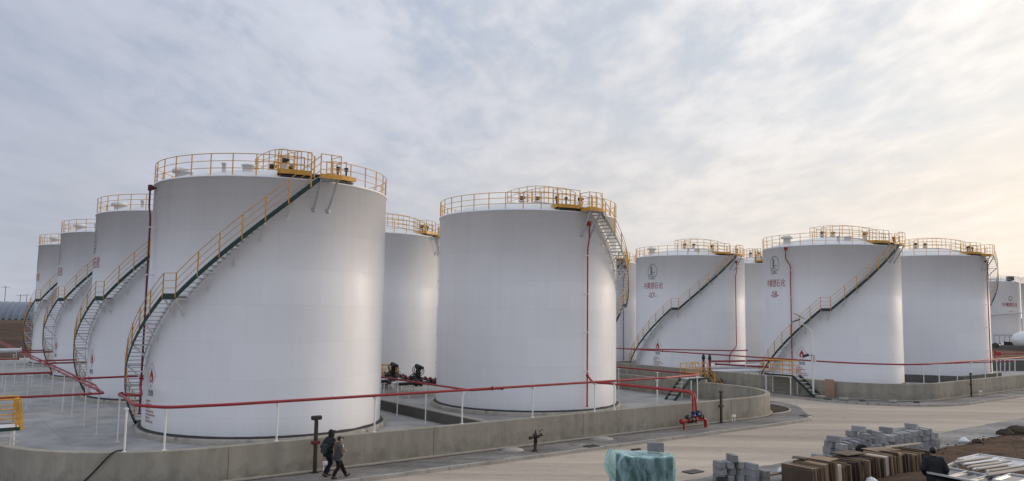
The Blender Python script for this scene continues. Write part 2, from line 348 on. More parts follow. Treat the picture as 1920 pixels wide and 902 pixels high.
MT = dict(
    shell=shell_material(),
    roof=material('white_roof_paint', (.66, .66, .65), .45, var=.05, scale=1.2),
    white=material('white_steel_paint', (.70, .70, .69), .45, var=.06, scale=3, spots=(4, .66, (.45, .40, .34), .5)),
    plinth=material('stained_plinth_concrete', (.36, .335, .29), .9, var=.2, scale=1.6, bump=.4, bscale=9, spots=(1.4, .56, (.11, .105, .10), .75)),
    tar=material('black_bitumen_seal', (.025, .024, .022), .7, var=.4, scale=3, bump=.8, bscale=6),
    yellow=material('yellow_ochre_paint', (.60, .31, .05), .5, var=.18, scale=4, spots=(5, .62, (.24, .11, .03), .6)),
    green=material('dark_green_paint', (.012, .035, .026), .55, var=.2, scale=5),
    tread=material('grey_steel_treads', (.46, .47, .47), .6, var=.12, scale=6),
    red=material('red_pipe_paint', (.27, .018, .022), .55, var=.15, scale=2, spots=(3, .66, (.19, .03, .03), .5)),
    darkred=material('dark_red_oxide_paint', (.11, .014, .018), .5, var=.15, scale=2),
    orange=material('bright_red_pipe_paint', (.33, .022, .02), .55, var=.12, scale=2),
    oxide=material('blackened_red_oxide', (.032, .012, .012), .6, var=.3, scale=6),
    black=material('black_cast_iron', (.018, .018, .02), .5, var=.3, scale=8),
    blue=material('blue_valve_paint', (.02, .035, .13), .45, var=.2, scale=8),
    brown=material('dark_brown_post_paint', (.035, .024, .017), .6, var=.2, scale=4),
    floor=material('pale_bund_concrete', (.36, .352, .335), .88, var=.07, scale=.9, var2=.10, scale2=.12, bump=.2, bscale=14, spots=(.22, .60, (.25, .24, .225), .6)),
    wall=material('grey_bund_wall_concrete', (.315, .29, .24), .9, var=.10, scale=1.5, stretch=(1, 1, .16), var2=.12, scale2=.22, bump=.25, bscale=8, spots=(1.1, .62, (.16, .148, .128), .55)),
    coping=material('pale_coping_mortar', (.33, .30, .255), .9, var=.12, scale=2),
    dike=material('dark_dike_concrete', (.12, .112, .105), .9, var=.15, scale=1.2),
    joint=material('dark_joint_filler', (.085, .078, .068), .9, var=.2, scale=2),
    earth=earth_material(), road=road_material(),
    paver=paver_material('grey_sidewalk_pavers', (.215, .20, .185)),
    strip=paver_material('grey_lane_pavers', (.25, .24, .228)),
    kerb=material('pale_kerb_stone', (.36, .335, .30), .88, var=.16, scale=1.3, bump=.2, bscale=12),
    soil=material('dark_bed_soil', (.062, .048, .037), .97, var=.3, scale=2, bump=.8, bscale=6),
    aac=material('light_grey_aerated_block', (.30, .297, .295), .95, var=.16, scale=2.5, bump=.3, bscale=30),
    ply=material('dark_brown_form_ply', (.075, .048, .032), .8, var=.35, scale=2.5, stretch=(1, 1, .25)),
    plyt=material('weathered_tan_ply', (.27, .185, .115), .85, var=.28, scale=2.5, stretch=(1, 1, .3), spots=(5, .60, (.08, .05, .035), .7)),
    plyw=material('pale_cream_board', (.46, .40, .33), .8, var=.12, scale=2),
    alu=material('bare_aluminium', (.62, .61, .60), .35, .55, var=.08, scale=4),
    glass=material('dark_window_glass', (.02, .028, .05), .12, var=.2, scale=2),
    film=material('crumpled_clear_film', (.42, .44, .47), .35, var=.3, scale=6, bump=1.0, bscale=8),
    jacket=material('black_jacket_cloth', (.008, .0085, .011), .85, var=.2, scale=9),
    coat=material('grey_brown_jacket_cloth', (.085, .077, .066), .9, var=.45, scale=9),
    jeans=material('dark_blue_jeans', (.013, .015, .025), .9, var=.2, scale=10),
    trousers=material('dark_maroon_trousers', (.020, .013, .015), .9, var=.2, scale=10),
    skin=material('skin', (.36, .20, .14), .6, var=.06, scale=12),
    shoe=material('dark_brown_shoe', (.022, .014, .011), .6),
    bag=material('dark_grey_bag_cloth', (.028, .03, .036), .85, var=.2, scale=9),
    hair=material('black_hair', (.008, .007, .007), .6),
    tarmac=material('dull_brown_bank_soil', (.105, .068, .045), .95, var=.2, scale=.2),
    rib=material('corrugated_zinc_roof', (.20, .225, .26), .5, .3, var=.12, scale=.4),
    wood=material('weathered_pole_timber', (.07, .06, .052), .9),
    rust=material('rust_stained_wall', (.33, .22, .155), .9, var=.2, scale=.6),
    pave_green=material('green_grey_paving_brick', (.06, .095, .08), .85, var=.35, scale=4),
    rededge=material('dark_print_red', (.33, .022, .04), .6), ink=material('dark_print_ink', (.06, .06, .075), .6),
    warn=material('warning_print_red', (.36, .025, .03), .6), dark=material('black_rubber', (.012, .012, .012), .7),
    white_bag=material('white_plastic_scrap', (.7, .7, .7), .5),
)

tone(MT['aac'], .78, 1.18); tone(MT['ply'], .55, 1.5); tone(MT['plyt'], .6, 1.25)
more(MT['wall'], 1.6, (1, 1, .07), 0, .90, 1.05, .36, .62)           # water runs from the top edge
more(MT['wall'], 2.2, (1, 1, .9), 0, .70, 1.0, .34, .62, zband=(-.3, .45, -.10, .16))   # splashed dirt along the foot
more(MT['floor'], .5, (1, 1, 1), 0, .82, 1.05, .38, .58, det=7)
def slabs(m, size, w_, dark):
    t = m.node_tree; n = t.nodes; l = t.links; b = n['Principled BSDF']; src = b.inputs['Base Color'].links[0].from_socket
    tcn = n.new('ShaderNodeTexCoord'); mpn = n.new('ShaderNodeMapping'); l.new(tcn.outputs['Object'], mpn.inputs[0]); mpn.inputs['Rotation'].default_value = (0, 0, -ANG)
    br = n.new('ShaderNodeTexBrick'); br.offset = 0; br.inputs['Scale'].default_value = 1; br.inputs['Brick Width'].default_value = size; br.inputs['Row Height'].default_value = size; br.inputs['Mortar Size'].default_value = w_; br.inputs['Mortar Smooth'].default_value = .6
    br.inputs['Color1'].default_value = (1.03, 1.03, 1.03, 1); br.inputs['Color2'].default_value = (.97, .97, .97, 1); br.inputs['Mortar'].default_value = (dark, dark, dark, 1); l.new(mpn.outputs[0], br.inputs['Vector'])
    mx = n.new('ShaderNodeMix'); mx.data_type = 'RGBA'; mx.blend_type = 'MULTIPLY'; mx.inputs[0].default_value = 1; l.new(src, mx.inputs[6]); l.new(br.outputs['Color'], mx.inputs[7]); l.new(mx.outputs[2], b.inputs['Base Color'])
slabs(MT['floor'], 6.0, .025, .78); slabs(MT['road'], 5.5, .02, .86)
more(MT['paver'], 1.2, (.25, 1.4, 1), -ANG, .80, 1.12, .34, .62)
# ------------------------------------------------------------------ ground, road, pavements
ZF, ZR = -0.30, -0.44                                  # bund floor / footway, road
def arc(c, r, a0, a1, k=18): return [(c[0] + r * math.cos(R_(a0 + (a1 - a0) * i / k)), c[1] + r * math.sin(R_(a0 + (a1 - a0) * i / k))) for i in range(k + 1)]
def tow(path): return [W(m, b) for m, b in path]
NEAR = [(2.3, 112.0), (2.3, 70.0)] + arc((9.3, 36.9), 7.0, 180, 270) + [(14, 29.9), (20, 29.9), (26, 29.9), (34, 29.9)] + arc((42.0, 36.0), 6.1, 270, 360) + [(48.1, 60), (48.1, 112.0)]
RIGHT = [(57.9, 150.0), (57.9, 90.0)] + arc((64.0, 34.5), 6.1, 180, 270) + [(80, 28.4), (100, 28.4), (140, 28.4)]
def sheet(name, pts, z, mat):
    o = MB().poly(tow(pts), z).build(name, mat); return tag(o, kind='structure')
def offs(path, o):
    P = tow(path); out = []
    for i in range(len(P)):
        a = (P[i] - P[max(i - 1, 0)]); b = (P[min(i + 1, len(P) - 1)] - P[i])
        a = a if a.length > 1e-6 else b; b = b if b.length > 1e-6 else a
        t = (a.normalized() + b.normalized()).normalized(); l = Vector((-t.y, t.x, 0)); out.append(P[i] + l * o)
    return out
def strip(name, path, o1, o2, z, mat, kind='structure'):
    A, B = offs(path, o1), offs(path, o2); n = len(A)
    vs = [(p.x, p.y, z) for p in A] + [(p.x, p.y, z) for p in B]
    o = MB().add(vs, [(i, i + 1, n + i + 1, n + i) for i in range(n - 1)]).build(name, mat); return tag(o, kind=kind)
tag(MB().poly([(-3500, -300), (3500, -300), (3500, 4500), (-3500, 4500)], -0.62).build('ground', MT['earth']), kind='structure')
rd = MB(); rd.poly(tow([(-80, 20.6), (160, 20.6), (160, 33), (-80, 33)]), ZR); rd.poly(tow([(44, 33), (64, 33), (64, 160), (44, 160)]), ZR)
tag(rd.build('road', MT['road']), kind='structure')
from mathutils import noise as mnoise
def mn_(x): return mnoise.noise(Vector((x, 2.7, 5.1)))
# ragged edge where road dust spreads over the grey paved strip
rng = random.Random(3)
edge = [(-80 + i * .4, 20.85 + .16 * mn_(i * .11) + .10 * mn_(i * .7) + .05 * rng.uniform(-1, 1)) for i in range(601)]
sheet('paved_strip', [(-80, 17.0), (160, 17.0)] + list(reversed(edge)), ZR + .006, MT['strip'])
KERB = [(2.3 - 2.14, 112.0), (2.3 - 2.14, 70.0)] + arc((9.3, 36.9), 9.14, 180, 270) + [(14, 27.76), (20, 27.76), (26, 27.76), (34, 27.76), (42, 27.76), (44.0, 27.8), (45.2, 28.0), (46.3, 28.6), (47.7, 29.7), (49.4, 31.1), (50.7, 32.4), (51.5, 34.0), (51.9, 36.5), (52.0, 40), (52.0, 112)]
pa, pb = [Vector(p) for p in tow(KERB)], offs(NEAR, -.22)
q = MB(); q.poly([(p.x, p.y) for p in pa] + [(p.x, p.y) for p in reversed(pb)], ZF); tag(q.build('sidewalk', MT['paver']), kind='structure')
strip('sidewalk', RIGHT, -.22, -2.05, ZF, MT['paver'])
for P in (pa, offs(RIGHT, -2.14)):
    k = MB()
    for i in range(len(P) - 1):
        seg = P[i + 1] - P[i]; n = max(1, int(seg.length / 1.05 + .5))
        for j in range(n):
            c = P[i] + seg * ((j + .5) / n); Ls = seg.length / n - (.05 if rng.random() < .3 else .018)
            k.box((c.x, c.y, -.43 + rng.uniform(-.012, .004)), (Ls, .17, .28), rz=math.atan2(seg.y, seg.x) + rng.uniform(-.006, .006))
    tag(k.build('kerb', MT['kerb']), kind='structure')
for path in (NEAR, RIGHT): strip('gutter_soil', path, 0.02, -.23, ZF + .004, MT['soil'])
# bed of bare soil round the near bund's corner
A = arc((42, 36), 6.05, -66, 20, 20); B = [(42 + (6.1 + 1.95 * math.sin(math.pi * i / 20)) * math.cos(R_(-66 + 86 * i / 20)), 36 + (6.1 + 1.95 * math.sin(math.pi * i / 20)) * math.sin(R_(-66 + 86 * i / 20))) for i in range(21)]
q = MB(); PA, PB = tow(A), tow(B); q.add([(p.x, p.y, ZF + .008) for p in PA + PB], [(i, i + 1, 22 + i, 21 + i) for i in range(20)]); tag(q.build('soil_bed', MT['soil']), kind='structure')
q = MB(); q.tube([(p.x, p.y, ZF + .01) for p in PB], .06, 6); tag(q.build('bed_edging', MT['kerb']), kind='structure')
sheet('bund_floor', [(2.5, 111.9)] + arc((9.3, 36.9), 6.8, 180, 270) + arc((42, 36), 5.9, 270, 360) + [(47.9, 111.9)], ZF, MT['floor'])
sheet('bund_floor', [(58.1, 150)] + arc((64, 34.5), 5.9, 180, 270) + [(140, 28.6), (140, 150)], ZF, MT['floor'])
# brown spoil heaped up towards the viewer, right of the paved strip
dm = MB(); rng = random.Random(11)
from mathutils import noise as mnoise
ms = [14 + i * .45 for i in range(150)] + [82 + i * 3 for i in range(20)]; bs = [18.45 - j * .38 for j in range(52)]
def spoil(m, b):
    t = min(1, max(0, (17.2 - b) / 6.0)); h = -.40 + 1.00 * (t * t * (3 - 2 * t)) * min(1, max(0, (m - 16) / 6)) * max(.25, 1 - max(0, m - 34) / 30)
    h += .10 * mnoise.fractal(Vector((m * .6, b * .6, 1)), 1.0, 2.0, 3) * min(1, (18.6 - b) / 1.2) + .05 * mnoise.noise(Vector((m * 3.1, b * 3.1, 4))) * min(1, (18.6 - b) / .8)
    if b > 18.2: h = min(h, -.445 + .05 * rng.random())
    return h
def bj(m, b): return b + (.28 * mnoise.noise(Vector((m * .35, 0, 9))) if b > 17 else 0)
for m in ms:
    for b in bs: dm.v.append(W(m, bj(m, b), spoil(m, b)))
nb = len(bs)
for i in range(len(ms) - 1):
    for j in range(nb - 1): dm.f.append([i * nb + j, (i + 1) * nb + j, (i + 1) * nb + j + 1, i * nb + j + 1]); dm.sm.append(True)
tag(dm.build('dirt_bank', MT['earth']), kind='structure')
sd = MB()                                              # loose clods and rubble along the foot of the spoil
for i in range(420):
    m = rng.uniform(22, 75); b = 18.3 + rng.gauss(0, .22) if rng.random() < .5 else rng.uniform(11, 18)
    s = rng.uniform(.02, .06); z = spoil(m, b) + s * .4 if b < 18.4 else ZR + s * .4
    p = W(m, b, z); sd.lathe([(0, -s * .6), (s * .9, -s * .2), (s * .7, s * .45), (0, s * .6)], p, seg=5, smooth=False, a0=rng.random() * 6)
tag(sd.build('dirt_clods', MT['earth']), kind='stuff')
# far brown soil bank and a thin winter tree line beyond the fields on the left
bk = MB(); bk.sweep([W(-80, 330), W(30, 335), W(120, 330)], [(-9, -.8), (-2, .1), (4, .4), (9, -.8)])
tag(bk.build('soil_bank', MT['tarmac']), kind='structure')
tl = MB()
for i in range(2600):
    az = R_(rng.uniform(-36, 36)); d = rng.uniform(900, 1000); hgt = 4.5 + 3.5 * mnoise.noise(Vector((math.degrees(az) * 1.2, 0, 0)))
    p = Vector((math.sin(az) * d, math.cos(az) * d, rng.uniform(0, max(.8, hgt)))); a = Vector((math.cos(az), -math.sin(az), 0)); s = rng.uniform(.5, 1.6)
    tl.add([p - a * s, p + a * s, p + Vector((0, 0, s * 1.4)), p + Vector((s * math.sin(az), s * math.cos(az), s * .7))], [(0, 1, 2), (0, 3, 2), (1, 3, 2)])
tag(tl.build('far_treeline', material('bare_winter_twigs', (.13, .115, .10), .95)), kind='stuff')

# ------------------------------------------------------------------ containment walls
def wall(name, path, h, th, label, cat, joints=True, closed=False, mat='wall', zb=-.65, every=9.0, cop=False):
    P = tow(path); ro = thing(name, label, cat, P[len(P) // 2])
    s = MB(); s.sweep(P, [(0, zb), (th, zb), (th, h - .02), (th - .02, h), (.02, h), (0, h - .02)], closed=closed); s.build('wall_body', MT[mat], ro)
    ft = MB(); ft.sweep(P, [(-.13, zb), (-.002, zb), (-.002, ZF + .075), (-.11, ZF + .06), (-.13, ZF + .05)], closed=closed); ft.build('footing', MT['coping'], ro)
    if joints:
        acc = 0; nx = every * .6
        for i in range(len(P) - 1):
            seg = P[i + 1] - P[i]; l = seg.length; t = seg / l; nrm = Vector((-t.y, t.x, 0))
            while nx < acc + l:
                c = P[i] + t * (nx - acc)
                if c.y < 130:
                    j = MB()
                    for o, zz_ in ((-.002, 0), (th + .002, 0)): j.box((c + nrm * o + Vector((0, 0, (h + ZF) / 2 + .02))), (.014, .006, h - ZF - .05), rz=math.atan2(t.y, t.x))
                    j.build('joint', MT['joint'], ro)
                nx += every
            acc += l
    return ro
wall('containment_wall', NEAR, 1.0, .32, 'long grey concrete containment wall with rounded corners around the two nearest tanks', 'wall')
wall('containment_wall', RIGHT, 1.0, .32, 'grey concrete containment wall in front of the tanks numbered 07 and 08, across the road', 'wall')
dk = thing('low_dike', 'low dark concrete dike with pale top between the nearest tank and the middle tank', 'dike', W(24.3, 40))
q = MB(); q.sweep([W(24.5, 30.3), W(24.5, 111.5)], [(0, ZF - .1), (.26, ZF - .1), (.26, .28), (0, .28)]); q.build('dike_body', MT['dike'], dk)
q = MB(); q.sweep([W(24.55, 30.3), W(24.55, 111.5)], [(-.06, .285), (.26, .285), (.26, .33), (-.06, .33)]); q.build('coping', MT['coping'], dk)

# ------------------------------------------------------------------ storage tanks
HT, RT = 12.963, 6.2725                                # shell top above the bund floor, radius
ZB = 0.30
def dome(r): return HT + 1.12 * (1 - (r / RT) ** 2)
def pc(r, a, z): return Vector((r * math.cos(R_(a)), r * math.sin(R_(a)), z))
def arcp(r, a0, a1, z, step=3.0, z1=None):
    n = max(1, int(abs(a1 - a0) / step + .5)); z1 = z if z1 is None else z1
    return [pc(r, a0 + (a1 - a0) * i / n, z + (z1 - z) * i / n) for i in range(n + 1)]
def ringsec(mb, r0_, r1_, a0, a1, z0, z1, step=4):
    n = max(1, int(abs(a1 - a0) / step + .5)); vs = []
    for i in range(n + 1):
        a = a0 + (a1 - a0) * i / n; vs += [pc(r0_, a, z0), pc(r1_, a, z0), pc(r1_, a, z1), pc(r0_, a, z1)]
    fs = [(i * 4 + k, i * 4 + (k + 1) % 4, i * 4 + 4 + (k + 1) % 4, i * 4 + 4 + k) for i in range(n) for k in range(4)] + [(0, 1, 2, 3), tuple(4 * n + k for k in (3, 2, 1, 0))]
    mb.add(vs, fs)
RS = .020                                              # handrail tube radius
def railing(mb, pts, z0f, h=1.08, posts=None, rails=(1.0, .66, .33), r=RS):
    for k in rails: mb.tube([p + Vector((0, 0, h * k)) for p in pts], r if k == 1.0 else r * .8, 6)
    for p in (posts or pts): mb.bar(p, p + Vector((0, 0, h)), .042, .042)
def make_tank(label, loc, mir=False):
    """mir: the spiral stair runs down the other way"""
    t = thing('storage_tank', label, 'storage tank', loc, 'white cylindrical storage tanks')
    S = lambda n, mb, mt, par=t: loc0(mb.build(n, MT[mt], None), par)
    def loc0(o, par): o.parent = par; return o
    def A(a): return -111.0 - a if mir else a          # mirrored angle about the top landing
    # plinth, seal, shell
    q = MB(); q.lathe([(RT + .32, -.02), (RT + .32, .20), (RT + .26, .26), (RT - .1, .28), (RT - .1, .0)], seg=96); S('plinth', q, 'plinth')
    q = MB(); n = 120; pr = []
    for i in range(n):
        a = 360 * i / n; k = .5 + .5 * mnoise.noise(Vector((i * .35, 3.1, 0)))
        pr.append((a, k))
    vs = []
    for a, k in pr: vs += [pc(RT - .02, a, .285 + .055 + .05 * k), pc(RT + .035 + .03 * k, a, .285 + .03 + .03 * k), pc(RT + .13 + .12 * k, a, .272)]
    q.add(vs, [(3 * i + j, 3 * ((i + 1) % n) + j, 3 * ((i + 1) % n) + j + 1, 3 * i + j + 1) for i in range(n) for j in range(2)]); S('bitumen_seal', q, 'tar')
    q = MB(); q.lathe([(RT, ZB), (RT, 1.5), (RT, 4), (RT, 8), (RT, HT - .09), (RT + .05, HT - .085), (RT + .05, HT), (RT - .05, HT)], seg=144); S('shell', q, 'shell')
    q = MB(); q.lathe([(RT - .03, HT - .01)] + [(r, dome(r)) for r in (6.1, 5.5, 4.8, 4, 3, 2, 1, .3)] + [(0.001, dome(0))], seg=72); roof = S('roof', q, 'roof')
    # vents and hatches on the roof
    va = A(-163) if not mir else 150
    for (r, a, s) in ((4.9, va, 1.0), (2.2, A(-80), .0)):
        if s:
            b = pc(r, a, dome(r) - .15); q = MB(); q.lathe([(.34, 0), (.34, .58), (.38, .60), (.54, .57), (.57, .64), (.57, .72), (.50, .80), (.33, .87), (0.001, .89)], b, seg=24); S('mushroom_vent', q, 'roof', t)
    q = MB(); b = pc(4.6, A(-92), dome(4.6)); q.lathe([(.30, -.1), (.30, .22), (.36, .22), (.36, .30), (0.001, .33)], b, seg=20); S('hatch', q, 'roof')
    q = MB(); b = pc(5.2, A(-104), dome(5.2)); q.lathe([(.10, -.1), (.10, .40), (.15, .40), (.15, .47), (0.001, .47)], b, seg=12); S('dip_pipe', q, 'white')
    for r, a in ((.81, 121.3), (.95, 45.0), (4.6, A(-70))):
        b = pc(r, a, dome(r)); q = MB(); q.lathe([(.17, -.1), (.17, .34), (.26, .35), (.26, .42), (.1, .46)], b, seg=14); v = S('breather_valve', q, 'white')
        q = MB(); q.lathe([(.05, .42), (.13, .48), (.18, .60), (.15, .74), (0.001, .78)], b, seg=10); q.box(b + Vector((.17, 0, .64)), (.16, .12, .12)); loc0(q.build('cowl', MT['black']), v)
    for r, a in ((6.0, A(-44)), (5.9, A(-38))):
        b = pc(r, a, dome(r)); q = MB(); q.lathe([(.05, -.1), (.05, .62)], b, seg=8); q.lathe([(.11, .62), (.11, .80), (0.001, .82)], b, seg=8); S('gauge', q, 'black')
    # roof-edge railing with a gap at the stair head
    g0, g1 = (-62.5, -48.5) if not mir else (-62.5, -48.5)
    q = MB(); n = 33; sp = (360 - (g1 - g0)) / n; pp = [pc(RT - .02, g1 + sp * i, HT) for i in range(n + 1)]
    fine = [pc(RT - .02, g1 + sp * i / 3, HT) for i in range(3 * n + 1)]
    railing(q, fine, 0, posts=pp); S('roof_railing', q, 'yellow')
    # deck at the stair head, its kick plate and the raised railing round the gauging platform
    zd = HT + .30
    q = MB(); ringsec(q, RT - 1.35, RT + .12, -74, -36, zd - .05, zd); ringsec(q, RT - 1.3, RT - 1.2, -74, -36, HT - .02, zd - .05); dk_ = S('roof_platform', q, 'tread')
    for ka, kb, ks in ((-74, -59.5, -74.2), (-52, -36, -35.8)):
        q = MB(); ringsec(q, RT + .121, RT + .145, ka, kb, zd - .14, zd + .10); q.bar(pc(RT - 1.3, ks, zd), pc(RT + .14, ks, zd), .02, .24); loc0(q.build('kick_plate', MT['yellow']), dk_)
    q = MB(); ringsec(q, RT - 1.3, RT + .1, -73, -37, zd - .26, zd - .20); loc0(q.build('support_beam', MT['black']), dk_)
    q = MB(); e = RT + .1
    railing(q, [pc(e, -59.5, zd), pc(e, -66, zd), pc(e, -74, zd), pc(RT - .7, -74, zd), pc(RT - 1.3, -72, zd)], 0, 1.05)
    S('platform_railing', q, 'yellow')
    q = MB(); railing(q, [pc(RT - 1.3, -44, zd), pc(RT - 1.3, -36, zd), pc(RT - .6, -36, zd)], 0, 1.0); S('platform_railing', q, 'yellow')
    Sx, Ex = pc(RT - 1.2, -59, 0), Vector((-.75, .9, 0)); dw = (Ex - Sx).normalized(); nw = Vector((-dw.y, dw.x, 0)); Lw = (Ex - Sx).length
    def dz(p): r = min(RT, math.hypot(p.x, p.y)); return p + Vector((0, 0, dome(r) + .06))
    q = MB(); left = [dz(Sx + dw * (Lw * i / 6) + nw * .55) for i in range(7)]; right = [dz(Sx + dw * (Lw * i / 6) - nw * .55) for i in range(7)]
    left[0].z = right[0].z = zd
    railing(q, left + [dz(Ex + dw * .5 + nw * .55), dz(Ex + dw * .5 - nw * .55)], 0, 1.12); railing(q, right + [dz(Ex - nw * 1.25 - dw * .1), dz(Ex - nw * 1.25 + dw * .5), dz(Ex + dw * .5 - nw * .55)], 0, 1.12)
    S('walkway_railing', q, 'yellow')
    q = MB()
    for i in range(12):
        a_, b_ = Sx + dw * (Lw * i / 12), Sx + dw * (Lw * (i + 1) / 12 - .04); q.add([dz(a_ + nw * .5), dz(a_ - nw * .5), dz(b_ - nw * .5), dz(b_ + nw * .5)] + [dz(a_ + nw * .5) - Vector((0, 0, .05)), dz(a_ - nw * .5) - Vector((0, 0, .05)), dz(b_ - nw * .5) - Vector((0, 0, .05)), dz(b_ + nw * .5) - Vector((0, 0, .05))], [(0, 1, 2, 3), (7, 6, 5, 4), (0, 4, 5, 1), (1, 5, 6, 2), (2, 6, 7, 3), (3, 7, 4, 0)])
    S('walkway', q, 'tread')
    # stair-head landing outside the shell
    zl = HT + .02; ro_ = RT + 1.0
    q = MB(); ringsec(q, RT + .08, ro_, -58.5, -49.5, zl - .06, zl, 3); land = S('top_landing', q, 'tread')
    q = MB(); ringsec(q, ro_, ro_ + .02, -57.8 if not mir else -58.5, -49.5, zl - .05, zl + .16, 3); q.bar(pc(RT + .1, -49.3 if not mir else -58.7, zl + .05), pc(ro_, -49.3 if not mir else -58.7, zl + .05), .02, .22); loc0(q.build('kick_plate', MT['yellow']), land)
    q = MB(); h = 1.15
    ea, eb = (-49.5, -58.0) if not mir else (-58.5, -50)
    railing(q, [pc(RT + .05, ea, zl), pc(ro_ - .01, ea, zl), pc(ro_ - .01, (ea + eb) / 2, zl), pc(ro_ - .01, eb, zl)], 0, h)
    q.bar(pc(RT + .05, eb, zl), pc(RT + .05, eb, zl + h), .06, .06); loc0(q.build('landing_railing', MT['yellow']), land)
    for a in (-57.5, -50.5):
        q = MB(); q.bar(pc(ro_ - .08, a, zl - .08), pc(RT + .02, a, zl - 1.55), .08, .08); q.lathe([(.14, 0), (.14, .02), (.001, .02)], pc(RT, a, zl - 1.55), seg=8, axis=pc(1, a, 0)); loc0(q.build('strut', MT['tread']), land)
    # spiral stair: upper flight, half-way landing, lower flight
    sg = 1 if not mir else -1
    a_top = -57.5 if not mir else -50.5
    rate = .1085; zm = 7.02; da1 = (zl - zm) / rate; a_m0 = a_top - sg * da1; a_m1 = a_m0 - sg * 6.6; da2 = (zm - .25) / rate; a_bot = a_m1 - sg * da2
    ri, ro2 = RT + .16, RT + .86
    q = MB(); nt_ = int((zl - zm) / .205)
    flights = ((a_top, zl, a_m0, zm), (a_m1, zm, a_bot, .02))
    for fa, fz, ga, gz in flights:
        nn = max(2, int((fz - gz) / .205 + .5))
        for i in range(1, nn):
            a = fa + (ga - fa) * i / nn; z = fz + (gz - fz) * i / nn; w_ = 1.15
            vs = [pc(r, a + s * w_, z + dz) for r in (ri, ro2) for s in (-1, 1) for dz in (0, .03)]
            q.add(vs, [(0, 1, 3, 2), (4, 6, 7, 5), (0, 4, 5, 1), (2, 3, 7, 6), (0, 2, 6, 4), (1, 5, 7, 3)])
    ringsec(q, ri, ro2, a_m0, a_m1, zm - .04, zm, 3); st = S('spiral_stair', q, 'tread')
    def ribbon(mb, r, th, lo, hi):
        for fa, fz, ga, gz in flights + ((a_m0, zm, a_m1, zm),):
            n = max(1, int(abs(ga - fa) / 2.5 + .5)); vs = []
            for i in range(n + 1):
                a = fa + (ga - fa) * i / n; z = fz + (gz - fz) * i / n
                vs += [pc(r, a, z + lo), pc(r + th, a, z + lo), pc(r + th, a, z + hi), pc(r, a, z + hi)]
            mb.add(vs, [(i * 4 + k, i * 4 + (k + 1) % 4, i * 4 + 4 + (k + 1) % 4, i * 4 + 4 + k) for i in range(n) for k in range(4)] + [(0, 1, 2, 3), tuple(4 * n + k for k in (3, 2, 1, 0))])
    q = MB(); ribbon(q, ro2 + .003, .03, -.17, .10); loc0(q.build('stringer', MT['green']), st)
    q = MB(); ribbon(q, ri - .04, .035, -.14, .08); loc0(q.build('stringer', MT['white']), st)
    q = MB(); full = arcp(ro2 + .02, a_top, a_m0, zl, 3, zm) + arcp(ro2 + .02, a_m0, a_m1, zm, 4)[1:] + arcp(ro2 + .02, a_m1, a_bot, zm, 3, .05)[1:]
    for k in (1.08, .72, .36): q.tube([p + Vector((0, 0, k)) for p in full], RS if k > 1 else RS * .8, 6)
    def za(a):
        d = sg * (a_top - a)
        if d < da1: return zl - d * rate
        if d < da1 + 6.6: return zm
        return zm - (d - da1 - 6.6) * rate
    d = 4.0; ds = []
    while d < da1 - 2: ds.append(d); d += 8.3
    ds += [da1, da1 + 6.6]; d = da1 + 6.6 + 7.5
    while d < da1 + 6.6 + da2: ds.append(d); d += 7.5
    for d in ds:
        a = a_top - sg * d; p = pc(ro2 + .025, a, za(a)); q.bar(p - Vector((0, 0, .12)), p + Vector((0, 0, 1.08)), .05, .05)
    loc0(q.build('handrail', MT['yellow']), st)
    for d in [10, 21, 32, 43] + [da1 + .5, da1 + 6.2] + [da1 + 18, da1 + 28, da1 + 38, da1 + 48]:
        a = a_top - sg * d; z = za(a) - .16; q = MB(); q.bar(pc(RT, a, z), pc(ro2 - .02, a, z), .06, .07); q.bar(pc(ro2 - .05, a, z), pc(RT + .01, a - sg * 2.0, z - .8), .065, .065)
        q.box(pc(RT + .01, a - sg * 2, z - .8), (.05, .2, .22), rz=R_(a)); loc0(q.build('bracket', MT['white']), st)
    q = MB(); sa = a_bot - sg * 1.0; q.bar(pc(ri, sa, .1), pc(ro2, sa, .1), .3, .2); loc0(q.build('foot', MT['plinth']), st)
    return t
TK = {'T1': (-2.19, 7.06), 'T5': (.18, 8.87), 'T2': (-3.92, 9.36), 'T3': (-5.79, 11.88), 'T4': (-7.53, 14.20), 'T6': (-2.09, 11.37), 'T7': (1.65, 16.63), 'T07': (3.40, 14.77), 'T08': (5.06, 12.28), 'T10': (7.49, 14.05), 'T9': (5.22, 16.74)}
TK = {k: Vector((a * CAMZ, b * CAMZ, ZF)) for k, (a, b) in TK.items()}
LAB = {
 'T1': 'largest, nearest white tank on the left, spiral stair climbing across its face',
 'T2': 'white tank directly behind the nearest tank, second in the left row',
 'T3': 'white tank third back in the left row, behind two larger looking ones',
 'T4': 'farthest small white tank at the back end of the left row',
 'T5': 'large white middle tank with plain face, its stair curling round the right edge',
 'T6': 'white tank half hidden between the nearest and middle tanks, behind valve gear',
 'T07': 'white tank marked 07 with emblem and red lettering',
 'T08': 'white tank marked 08 with emblem and red lettering, red riser pipe beside the number',
 'T7': 'sliver of white tank between the middle tank and the one marked 07',
 'T10': 'plain white tank right of the one marked 08, riser and stair on its right edge',
 'T9': 'white tank mostly hidden between the tanks marked 07 and 08'}
tanks = {'T1': make_tank(LAB['T1'], TK['T1']), 'T5': make_tank(LAB['T5'], TK['T5'], True)}
for k in ('T2', 'T3', 'T4', 'T7', 'T07', 'T08'): tanks[k] = dup(tanks['T1'], TK[k], LAB[k])
for k in ('T6', 'T10', 'T9'): tanks[k] = dup(tanks['T5'], TK[k], LAB[k])
